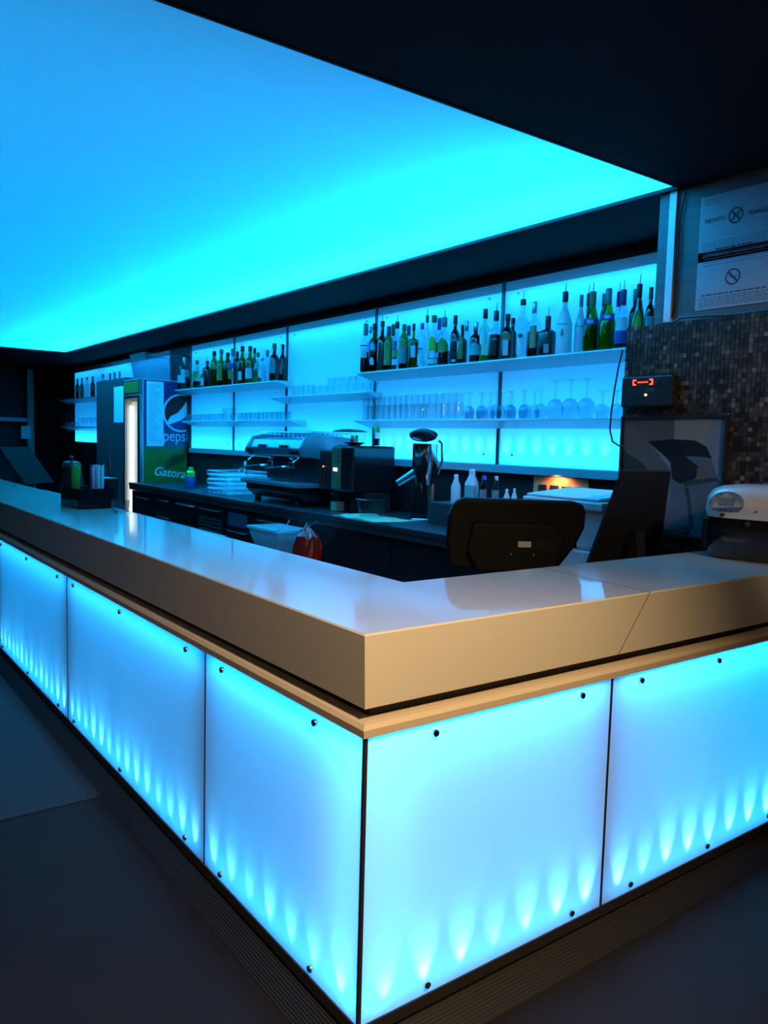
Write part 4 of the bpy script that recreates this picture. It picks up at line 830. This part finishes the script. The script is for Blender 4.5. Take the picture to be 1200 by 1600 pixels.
obj('body', MB().lathe([(0.075, 0), (0.08, 0.01), (0.085, 0.22), (0.065, 0.30), (0.07, 0.33)], 20), mat('dark_brown_jug', (0.035, 0.018, 0.012), 0.15), jg, smooth=True); obj('lid', MB().lathe([(0.072, 0.331), (0.06, 0.36), (0.015, 0.37), (0.018, 0.40), (0, 0.41)], 18), M_black, jg, smooth=True)
m = MB(); m.tube([(-0.08, -0.03, 0.06), (-0.13, -0.05, 0.09), (-0.13, -0.05, 0.20), (-0.08, -0.03, 0.24)], 0.010, 8); obj('handle', m, M_clear2, jg, smooth=True)
# straw box on the bar
sx0 = thing('straw_box', 'black box organiser standing on the left leg of the bar top', 'box', (-3.40, 0.375, 1.1005), 0.10)
m = MB(); w_, d_, h_ = 0.135, 0.105, 0.115
for b in ((-w_, w_, -d_, -d_+.006), (-w_, w_, d_-.006, d_), (-w_, -w_+.006, -d_, d_), (w_-.006, w_, -d_, d_)): m.box(b[0], b[1], b[2], b[3], 0, h_)
m.box(-w_, w_, -d_, d_, 0, 0.006); obj('tray', m, M_blackg, sx0); obj('divider', MB().box(-0.003, 0.003, -d_+.007, d_-.007, 0.007, h_-0.01), M_blackg, sx0); obj('divider', MB().box(0.004, w_-.007, -0.003, 0.003, 0.007, h_-0.01), M_blackg, sx0)
obj('back_box', MB().box(-w_, 0.04, d_-0.004, d_+0.07, 0, 0.17), M_black, sx0, bevel=0.004)
for i, (dx, dy, c, lab) in enumerate(((-0.07, -0.045, (0.10, 0.55, 0.08), 'bundle of green straws at the left of the black box'), (-0.065, 0.055, (0.16, 0.07, 0.42), 'bundle of purple straws in the middle of the black box'), (0.044, 0.052, (0.74, 0.80, 0.85), 'bundle of white straws at the right of the black box'))):
    m = MB(); rr = random.Random(i)
    for k in range(16 if i < 2 else 26):
        r = (0.026 if i < 2 else 0.036)*math.sqrt(rr.random()); a = rr.random()*6.28; x, y = r*math.cos(a), r*math.sin(a)*0.8; m.tube([(x, y, 0), (x*1.15, y*1.15, 0.235+rr.uniform(-.012, .012))], 0.0042, 5)
    s_ = thing('straw_bundle', lab, 'straws', (sx0.location.x+dx, sx0.location.y+dy, 1.107), group='straw bundles'); o = obj('straws', m, mat('straw_%d' % i, c, 0.4), s_); o['kind'] = 'stuff'
gp = onz(1.1, 188, 803); lay(tumbler(0.075, 0.05, 'glass_dish', 'dish', M_clear2), [(gp.x, min(gp.y, 0.43), 1.1005)], 'low clear glass dish on the bar right of the black box', 'glass dishes on the bar')

# ================================================================== TILL, SCREEN, PRINTER ON THE RIGHT
su = thing('service_shelf', 'dark service shelf behind the right leg of the bar', 'worktop', (-0.8, 1.3, 0))
obj('board', MB().box(-1.06, -0.495, 0.52, 2.35, 0.88, 0.92), M_dark, su, world=True)
for y in (0.6, 1.5, 2.3): obj('leg', MB().box(-1.03, -0.97, y-0.03, y+0.03, 0, 0.879), M_dark, su, world=True)
RZ = math.atan2(CX.y, CX.x); DP = 3.14; px = DP/F_PX
c0 = CAM+ray(805, 835)/F_PX*DP
T = thing('touchscreen_till', 'black touchscreen till seen from behind at the inner corner', 'till', (c0.x, c0.y, 0.921), RZ)
zz = c0.z-0.921
P = lambda x, y: ((x-805)*px, zz-(y-835)*px)
ol = [P(722, 779), P(890, 780), P(906, 784), P(911, 797), P(910, 822), P(898, 848), P(884, 868), P(872, 884), P(720, 890), P(701, 884), P(697, 850), P(699, 805), P(708, 786)]
obj('housing', MB().prism(ol, 1, -0.035, 0.03), mat('till_black', (0.003, 0.0033, 0.0028), 0.55, spec=0.12), T, bevel=0.014, seg=3)
b2 = [P(735, 815), P(860, 815), P(878, 838), P(862, 888), P(745, 892), P(728, 860)]
ho = obj('rear_cover', MB().prism(b2, 1, -0.075, -0.034), mat('black_grained_plastic', (0.004, 0.0042, 0.0036), 0.6, spec=0.12), T, bevel=0.010, seg=3)
obj('screen_glass', MB().prism([P(712, 788), P(900, 790), P(896, 860), P(712, 866)], 1, 0.0305, 0.033), M_blackg, T)
q0, q1 = P(805, 851), P(825, 842); st = obj('sticker', MB().box(q0[0], q1[0], -0.0765, -0.0752, q0[1], q1[1]), mat('grey_sticker', (0.35, 0.35, 0.33), 0.6), ho)
for (x, y) in ((795, 862), (829, 862)): q = P(x, y); obj('screw', MB().cyl((q[0], -0.0752, q[1]), (q[0], -0.080, q[1]), 0.004, 10), M_steel, ho)
q0, q1 = P(835, 854), P(862, 840); m = MB()
for k in range(6): m.box(q0[0], q1[0], -0.0775, -0.0752, q0[1]+k*0.006, q0[1]+k*0.006+0.003)
o = obj('vent', m, M_blackg, ho); o['kind'] = 'stuff'
obj('stand', MB().prism([(-0.075, 0.02), (0.075, 0.02), (0.06, zz-0.06), (-0.06, zz-0.06)], 1, -0.055, 0.02), M_black, T, bevel=0.008); obj('base', MB().box(-0.15, 0.15, -0.11, 0.12, 0.0, 0.022), M_black, T, bevel=0.008)
cb = MB(); cb.tube([(0.02, -0.06, 0.10), (0.03, -0.10, 0.07), (0.06, -0.12, 0.02), (0.16, -0.15, 0.008), (0.24, -0.10, 0.007)], 0.005, 8); obj('cable', cb, M_black, T, smooth=True)
# black sloping display near the wall
D = thing('sloping_display', 'black sloping display panel left of the framed picture', 'display', (-0.83, 1.78, 0.921))
a_, b_ = onx(-0.66, 976, 736), onx(-0.66, 1049, 737); c_, d_ = onx(-0.82, 926, 868), onx(-0.82, 1032, 862)
lo = 0.921; ext = lambda top, bot: bot+(bot-top)*((bot.z-lo-0.02)/(top.z-bot.z))
c2, d2 = ext(a_, c_), ext(b_, d_); nrm = (b_-a_).cross(c2-a_).normalized(); nrm = nrm if nrm.x < 0 else -nrm
th = nrm*0.022
m = MB().add([a_, b_, d2, c2, a_+th, b_+th, d2+th, c2+th], [(0, 1, 2, 3), (7, 6, 5, 4), (0, 4, 5, 1), (1, 5, 6, 2), (2, 6, 7, 3), (3, 7, 4, 0)])
obj('panel', m, M_black, D, world=True, bevel=0.004); obj('foot', MB().box(min(c2.x, d2.x)-0.03, -0.70, c2.y+0.02, d2.y-0.03, 0.921, 0.945), M_black, D, world=True, bevel=0.004)
mid = (a_+b_+c2+d2)/4; obj('strut', MB().prism([(mid.x-0.02, mid.z-0.02), (mid.x+0.03, mid.z-0.02), (-0.71, 0.94), (-0.76, 0.94)], 1, mid.y-0.03, mid.y+0.03), M_black, D, world=True)
# white printer
pcab = thing('printer_cabinet', 'low dark cabinet under the white printer', 'cabinet', (-1.22, 2.13, 0)); obj('body', MB().box(-1.42, -1.075, 1.90, 2.34, 0, 0.924), M_dark, pcab, world=True); obj('door', MB().box(-1.44, -1.421, 1.92, 2.32, 0.08, 0.915), M_cab, pcab, world=True)
obj('top', MB().box(-1.44, -1.065, 1.88, 2.345, 0.925, 0.944), M_dsteel, pcab, world=True)
pr_ = thing('printer', 'white multifunction printer with raised scanner lid behind the till', 'printer', (-1.16, 2.12, 0.945))
obj('base_body', MB().box(-0.20, 0.27, -0.16, 0.16, 0.0, 0.10), M_white, pr_, bevel=0.012); obj('side_pillar', MB().box(0.10, 0.27, -0.15, 0.16, 0.101, 0.29), M_white, pr_, bevel=0.015); obj('rear_wall', MB().box(-0.20, 0.099, 0.05, 0.16, 0.101, 0.29), M_white, pr_, bevel=0.010)
obj('scanner_bed', MB().box(-0.22, 0.28, -0.19, 0.17, 0.291, 0.335), M_white, pr_, bevel=0.010); obj('paper_tray', MB().prism([(-0.17, 0.102), (-0.17, 0.112), (0.04, 0.14), (0.04, 0.13)], 0, -0.15, 0.08), M_dark, pr_)
ldp = obj('scanner_lid', MB().prism([(-0.18, 0.337), (-0.18, 0.349), (0.16, 0.375), (0.16, 0.360)], 0, -0.20, 0.25), M_white, pr_, bevel=0.005); obj('control_panel', MB().box(-0.08, 0.12, -0.196, -0.191, 0.300, 0.325), M_black, pr_)
# bottles behind the till on a low ledge
lg = thing('counter_riser', 'low dark riser box on the counter behind the till', 'box', (-2.45, 2.85, ZK)); obj('box', MB().box(-3.0, -1.75, 2.66, 3.05, ZK+0.0005, ZK+0.16), M_dark, lg, world=True, bevel=0.004)
zr = ZK+0.161
def pb(px_, top, wpx, y, cols, label, shape='spirit', cap='white'):
    p = ony(y, px_, top); R = wpx*(p-CAM).dot(-CZ)/F_PX/2; H = p.z-zr; t = thing('syrup_bottle', label, 'bottle', (p.x, y, zr), group='bottles behind the till')
    obj('body', MB().lathe([(R*.9, 0), (R, 0.01), (R, H*.6), (R*.45, H*.82), (R*.4, H*.86)], 16), cols[0], t, smooth=True); obj('cap', MB().lathe([(R*.45, H*.861), (R*.45, H*.97), (R*.3, H), (0, H)], 12), cols[1], t, smooth=True)
    if len(cols) > 2: obj('label', MB().patch(R*1.012, H*.2, H*.55, FACE-.9, FACE+.9), cols[2], t, smooth=True)
    return t
wp_ = frosted('milk_plastic', 0.3, (0.78, 0.82, 0.86))
pb(713, 741, 15, 2.72, (wp_, M_white), 'white squeeze bottle, leftmost behind the till')
pb(738, 733, 22, 2.78, (wp_, M_white, LC['teal']), 'milk bottle with pale green and blue label behind the till')
pb(757, 743, 14, 2.75, (glass('blue_tint', (0.35, 0.45, 0.60)), mat('navy_cap', (0.03, 0.05, 0.30), 0.4), LC['grey']), 'small bottle with navy blue cap behind the till')
pb(776, 744, 14, 2.78, (M_clear2, M_steel, LC['grey']), 'clear dim bottle with steel cap behind the till')
pb(792, 764, 10, 2.74, (wp_, M_white), 'very short white capped bottle behind the till'); pb(804, 763, 9, 2.76, (wp_, M_white), 'rightmost short white capped bottle behind the till')
# sockets with a warm lit strip under the ledge rail
sk = thing('socket_strip', 'amber lit strip with dark sockets under the wall ledge', 'sockets', (-2.0, YW, 1.2))
p0, p1 = ony(YW, 834, 744), ony(YW, 918, 772)
obj('back_plate', MB().box(p0.x, p1.x, YW+0.002, YW+0.018, 1.14, 1.325), mat('amber_board', (0.75, 0.32, 0.12), 0.5), sk, world=True)
for k in range(4): xx = p0.x+0.09+(p1.x-p0.x-0.16)*k/3; obj('socket', MB().box(xx-0.035, xx+0.035, YW-0.014, YW+0.001, 1.19, 1.27), M_black, sk, world=True, bevel=0.004)
spot('socket_fill', ((p0.x+p1.x)/2, YW-0.07, 1.322), (0, 0.6, -1), 3.0, math.radians(150), 0.5, (1.0, 0.42, 0.18), 0.02)  # unseen warm light, added to give the socket strip its amber glow

# ================================================================== MOSAIC WALL: PICTURE, CONTROLLER, CABLES, NOTICES
yf = YM-0.004
A, B = ony(yf, 974, 653), ony(yf, 1141, 646); zt = (A.z+B.z)/2; zb0 = 1.115
pic = thing('framed_picture', 'large framed photo of faded jeans leaning against the mosaic wall', 'picture', ((A.x+B.x)/2, yf, zb0))
fw = 0.012
for b in ((A.x, B.x, zt-fw, zt), (A.x, B.x, zb0, zb0+fw), (A.x, A.x+fw, zb0+fw, zt-fw), (B.x-fw, B.x, zb0+fw, zt-fw)): obj('frame_bar', MB().box(b[0], b[1], yf-0.018, yf, b[2], b[3]), M_black, pic, world=True)
def ppoly(pts, c, name, k):
    yy = yf-0.004-0.0006*k; q = [ony(yy, *p) for p in pts]; q = [Vector((min(max(p.x, A.x+fw), B.x-fw), yy, min(max(p.z, zb0+fw), zt-fw))) for p in q]; n = len(q)
    vs = q+[p+Vector((0, 0.0005, 0)) for p in q]
    return obj(name, MB().add(vs, [tuple(range(n)), tuple(range(n, 2*n))[::-1]]+[(i, (i+1) % n, (i+1) % n+n, i+n) for i in range(n)]), mat('print_'+name, c, 0.35, vary=0.12, scale=(40, 40, 40)), pic, world=True)
ppoly([(970, 650), (1145, 640), (1145, 870), (970, 880)], (0.30, 0.29, 0.27), 'photo_background', 0)
ppoly([(970, 650), (1055, 646), (1052, 700), (1020, 690), (970, 690)], (0.14, 0.115, 0.085), 'photo_shadow', 1)
ppoly([(1057, 646), (1112, 644), (1104, 690), (1057, 688)], (0.34, 0.28, 0.18), 'photo_wall', 1)
ppoly([(1113, 643), (1145, 641), (1145, 870), (1120, 870), (1108, 700)], (0.26, 0.26, 0.28), 'photo_white', 1)
ppoly([(974, 655), (982, 662), (1010, 688), (1028, 708), (1042, 728), (1048, 740), (1020, 745), (1000, 722), (974, 705)], (0.19, 0.125, 0.095), 'photo_arm', 2)
ppoly([(974, 704), (1002, 722), (1020, 745), (974, 760)], (0.07, 0.045, 0.035), 'photo_sleeve', 2)
ppoly([(1042, 735), (1060, 712), (1088, 706), (1110, 712), (1120, 745), (1128, 790), (1130, 880), (1030, 880), (1034, 820), (1048, 770)], (0.15, 0.19, 0.22), 'photo_jeans', 3)
ppoly([(1012, 690), (1050, 686), (1085, 688), (1104, 698), (1112, 716), (1100, 714), (1070, 712), (1048, 722), (1038, 712)], (0.016, 0.015, 0.014), 'photo_belt', 4)
ppoly([(1048, 722), (1070, 712), (1092, 730), (1086, 748), (1062, 756), (1050, 748)], (0.022, 0.022, 0.024), 'photo_waist', 4)
ppoly([(1088, 732), (1100, 730), (1106, 740), (1100, 750), (1090, 748)], (0.22, 0.17, 0.09), 'photo_buckle', 5)
ppoly([(1065, 752), (1120, 746), (1122, 752), (1070, 760)], (0.06, 0.08, 0.09), 'photo_seam', 4)
ppoly([(1070, 760), (1076, 762), (1084, 826), (1060, 832), (1034, 830), (1060, 824), (1078, 820)], (0.07, 0.09, 0.105), 'photo_stitch', 4)
ppoly([(1034, 826), (1060, 834), (1080, 828), (1070, 880), (1034, 880)], (0.035, 0.036, 0.036), 'photo_thigh_shadow', 5)
obj('glazing', MB().box(A.x+fw, B.x-fw, yf-0.0115, yf-0.0105, zb0+fw, zt-fw), glass('picture_glass', (0.93, 0.94, 0.94)), pic, world=True)
cA, cB = ony(YM-0.06, 972, 590), ony(YM-0.06, 1048, 634)
ct = thing('led_controller', 'black wall box with glowing red digits', 'controller', ((cA.x+cB.x)/2, YM-0.001, cB.z))
obj('housing', MB().box(cA.x, cB.x, YM-0.06, YM-0.0015, cB.z, cA.z), M_black, ct, world=True, bevel=0.006)
RE = mat('red_led', (0.4, 0.02, 0.02), 0.3, emit=(1.0, 0.05, 0.02), estr=5.0)
q = ony(YM-0.061, 989, 598); q2 = ony(YM-0.061, 1020, 598); hh = 0.011
m = MB(); L_ = q2.x-q.x
for (ax, s) in ((q.x, 1), (q2.x, -1)):
    for k in (-1, 1): m.box(min(ax, ax+s*0.018), max(ax, ax+s*0.018), YM-0.0625, YM-0.0605, q.z+k*hh-0.003, q.z+k*hh+0.003)
    m.box(min(ax, ax+s*0.006), max(ax, ax+s*0.006), YM-0.0625, YM-0.0605, q.z-hh, q.z+hh)
for k in range(5): m.box(q.x+L_*(0.24+0.11*k), q.x+L_*(0.30+0.11*k), YM-0.0625, YM-0.0605, q.z-0.003, q.z+0.003)
o = obj('red_digits', m, RE, ct, world=True); o['kind'] = 'stuff'
q = ony(YM-0.061, 1009, 617); obj('indicator', MB().cyl((q.x, YM-0.0605, q.z), (q.x, YM-0.064, q.z), 0.006, 10), mat('amber_led', (0.5, 0.2, 0.05), 0.3, emit=(1.0, 0.35, 0.15), estr=6.0), ct, world=True)
q = ony(YM-0.061, 1026, 598); obj('knob', MB().cyl((q.x, YM-0.0605, q.z), (q.x, YM-0.072, q.z), 0.012, 14), M_dsteel, ct, world=True, smooth=True)
q = ony(YM-0.061, 1016, 609); obj('badge', MB().box(q.x-0.02, q.x+0.02, YM-0.0618, YM-0.0605, q.z-0.007, q.z+0.007), mat('badge_grey', (0.06, 0.06, 0.06), 0.4), ct, world=True)
m = MB(); m.tube([ony(YM-0.02, *p) for p in ((973, 546), (966, 575), (960, 610), (955, 645), (953, 672), (957, 690), (968, 697), (974, 697))], 0.0045, 8)
tag(obj('hanging_cable', m, mat('dark_blue_cable', (0.02, 0.022, 0.05), 0.4), smooth=True), 'thin dark cable looping down beside the mosaic wall edge', 'cable')
m = MB(); pts = [ony(YM+0.02, *p) for p in ((1030, 510), (1050, 503), (1066, 497), (1100, 494), (1140, 492), (1205, 488))]; pts = [Vector((p.x, YM+0.02+0.012*math.sin(i*2.1), max(zm+0.006, p.z))) for i, p in enumerate(pts)]
m.tube(pts, 0.005, 8); tag(obj('ledge_cable', m, M_black, smooth=True), 'black cable lying along the top of the mosaic wall', 'cable')
m = MB(); m.tube([ony(YP-0.012, *p) for p in ((1072, 300), (1066, 325), (1062, 350), (1060, 400), (1057, 440), (1052, 485), (1050, 497))], 0.004, 6); tag(obj('wall_cable', m, M_black, smooth=True), 'black cable running down the wall beside the pale strip', 'cable')
# notices
def poster(p00, p11, name, label, cat='poster'):
    a, b = ony(YP-0.003, *p00), ony(YP-0.003, *p11)
    t = thing(name, label, cat, ((a.x+b.x)/2, YP-0.003, b.z)); obj('sheet', MB().box(a.x, b.x, YP-0.0035, YP-0.0015, b.z, a.z), mat('poster_sheet', (0.30, 0.33, 0.38), 0.6, vary=0.04), t, world=True); return t, a, b
INK = mat('poster_ink', (0.05, 0.06, 0.09), 0.8); INK2 = mat('poster_ink_light', (0.13, 0.14, 0.17), 0.8)
def lines(t, x0, x1, zs, m_, seed, h=0.0035):
    m = MB(); rr = random.Random(seed)
    for z in zs:
        x = x0
        while x < x1-0.01:
            w_ = min(rr.uniform(.012, .035), x1-x); m.box(x, x+w_, YP-0.0042, YP-0.0036, z, z+h); x += w_+0.006
    o = obj('printed_lines', m, m_, t, world=True); o['kind'] = 'stuff'
def nosmoke(t, px_, r, crossed):
    c = ony(YP-0.004, *px_); m = MB(); n = 28
    vs = [(c.x+r*k*math.cos(2*PI*i/n), YP-0.0045, c.z+r*k*math.sin(2*PI*i/n)) for k in (1.0, 0.80) for i in range(n)]
    m.add(vs, [(i, (i+1) % n, (i+1) % n+n, i+n) for i in range(n)]); obj('ban_ring', m, INK, t, world=True)
    for s in ((1, -1) if crossed else (-1,)):
        m = MB(); d = r*0.62; u = 0.09*r; m.add([(c.x-d-u, YP-0.0046, c.z-s*d+s*u), (c.x-d+u, YP-0.0046, c.z-s*d-s*u), (c.x+d+u, YP-0.0046, c.z+s*d-s*u), (c.x+d-u, YP-0.0046, c.z+s*d+s*u)], [(0, 1, 2, 3)]); obj('ban_bar', m, INK, t, world=True)
    m = MB(); m.box(c.x-r*.45, c.x+r*.35, YP-0.0044, YP-0.0037, c.z-r*.08, c.z+r*.08); m.box(c.x+r*.40, c.x+r*.52, YP-0.0044, YP-0.0037, c.z-r*.08, c.z+r*.08); m.tube([(c.x+r*.46, YP-0.004, c.z+r*.12), (c.x+r*.36, YP-0.004, c.z+r*.26), (c.x+r*.46, YP-0.004, c.z+r*.4)], 0.0008, 4)
    o = obj('cigarette', m, INK2, t, world=True); o['kind'] = 'stuff'
t, a, b = poster((1096, 310), (1216, 389), 'notice', 'upper white no smoking notice on the wood wall'); loc = lambda p: tuple(Vector(p)-t.location)
nosmoke(t, (1150, 336), 0.036, True)
q = ony(YP, 1118, 344); text('lettering', 'VIETATO', 0.026, INK, t, loc((q.x, YP-0.0045, q.z)), (PI/2, 0, 0)); q = ony(YP, 1187, 330); text('lettering', 'FUMARE', 0.026, INK, t, loc((q.x, YP-0.0045, q.z)), (PI/2, 0, 0))
lines(t, a.x+0.02, b.x-0.02, [b.z+0.020+k*0.0105 for k in range(7)], INK2, 4, 0.003); lines(t, a.x+0.02, a.x+0.10, [a.z-0.02-k*0.010 for k in range(3)], INK2, 5, 0.003); lines(t, a.x+0.09, b.x-0.12, [b.z+0.047], INK, 6, 0.006)
t, a, b = poster((1091, 396), (1211, 470), 'notice', 'lower white no smoking notice just above the mosaic wall'); loc = lambda p: tuple(Vector(p)-t.location)
nosmoke(t, (1145, 432), 0.037, False); lines(t, a.x+0.03, b.x-0.03, [a.z-0.022-k*0.015 for k in range(4)], INK2, 7, 0.003); lines(t, a.x+0.03, b.x-0.03, [b.z+0.062], INK, 8, 0.006); lines(t, a.x+0.02, b.x-0.02, [b.z+0.012+k*0.0095 for k in range(5)], INK2, 9, 0.004)

# ================================================================== SILVER AND BLACK MACHINE ON THE BAR
kx = onz(1.1, 1103, 868)
K = thing('countertop_machine', 'black and silver countertop machine with oval display on the bar end', 'machine', (-0.235, 2.125, 1.1006), 0.18)
def rr_prof(w_, d_, r, n=8):
    o = []
    for cx, cy, a0 in ((w_-r, d_-r, 0), (-w_+r, d_-r, PI/2), (-w_+r, -d_+r, PI), (w_-r, -d_+r, 1.5*PI)):
        for k in range(n+1): a = a0+PI/2*k/n; o.append((cx+r*math.cos(a), cy+r*math.sin(a)))
    return o
def loft(levels, sm=None):
    m = MB(); n = None; vs = []
    for (w_, d_, r, z) in levels:
        p = rr_prof(w_, d_, r); n = len(p); vs += [(x, y, z) for x, y in p]
    fs = [(j*n+k, j*n+(k+1) % n, (j+1)*n+(k+1) % n, (j+1)*n+k) for j in range(len(levels)-1) for k in range(n)]+[tuple(range(n))[::-1], tuple((len(levels)-1)*n+k for k in range(n))]
    return m.add(vs, fs)
obj('lower_body', loft([(0.165, 0.150, 0.09, 0.0), (0.185, 0.168, 0.10, 0.02), (0.192, 0.175, 0.10, 0.10), (0.188, 0.170, 0.10, 0.165)]), M_blackg, K, smooth=True)
obj('upper_cover', loft([(0.192, 0.175, 0.10, 0.166), (0.196, 0.180, 0.10, 0.195), (0.192, 0.175, 0.10, 0.245), (0.178, 0.16, 0.10, 0.275), (0.145, 0.125, 0.08, 0.290), (0.10, 0.08, 0.05, 0.296)]), mat('silver_plastic', (0.55, 0.53, 0.50), 0.28, metal=0.2), K, smooth=True)
obj('side_lug', loft([(0.03, 0.05, 0.02, 0.03), (0.03, 0.05, 0.02, 0.15)]), M_black, K, smooth=True).location = (-0.195, -0.02, 0)
dsp = MB(); n = 26; vs = []
for k in range(n):
    a = 2*PI*k/n; x = 0.066*math.cos(a); z = 0.046*math.sin(a); z = max(z, -0.030); vs.append((x-0.085, -0.176+max(0, (z+.01))*0.20, 0.225+z))
vs += [(x, y-0.008, z) for x, y, z in vs]
dsp.add(vs, [tuple(range(n, 2*n)), tuple(range(n))[::-1]]+[(i, (i+1) % n, (i+1) % n+n, i+n) for i in range(n)])
do = obj('display_bezel', dsp, mat('blue_bezel', (0.06, 0.13, 0.24), 0.12, spec=0.7), K); 
obj('display_screen', MB().box(-0.115, -0.055, -0.1855, -0.1845, 0.215, 0.245), mat('lcd', (0.14, 0.22, 0.32), 0.1), do); obj('release_button', MB().box(-0.105, -0.090, -0.188, -0.178, 0.172, 0.184), M_black, K)
for k in range(3): obj('button', MB().cyl((-0.105+k*0.02, -0.181, 0.196), (-0.105+k*0.02, -0.184, 0.196), 0.005, 10), M_dsteel, do)
obj('indicator', MB().cyl((0.03, -0.180, 0.20), (0.03, -0.186, 0.20), 0.004, 10), M_chrome, K); obj('latch', MB().cyl((0.0, -0.170, 0.150), (0.0, -0.182, 0.150), 0.010, 12), M_dsteel, K)
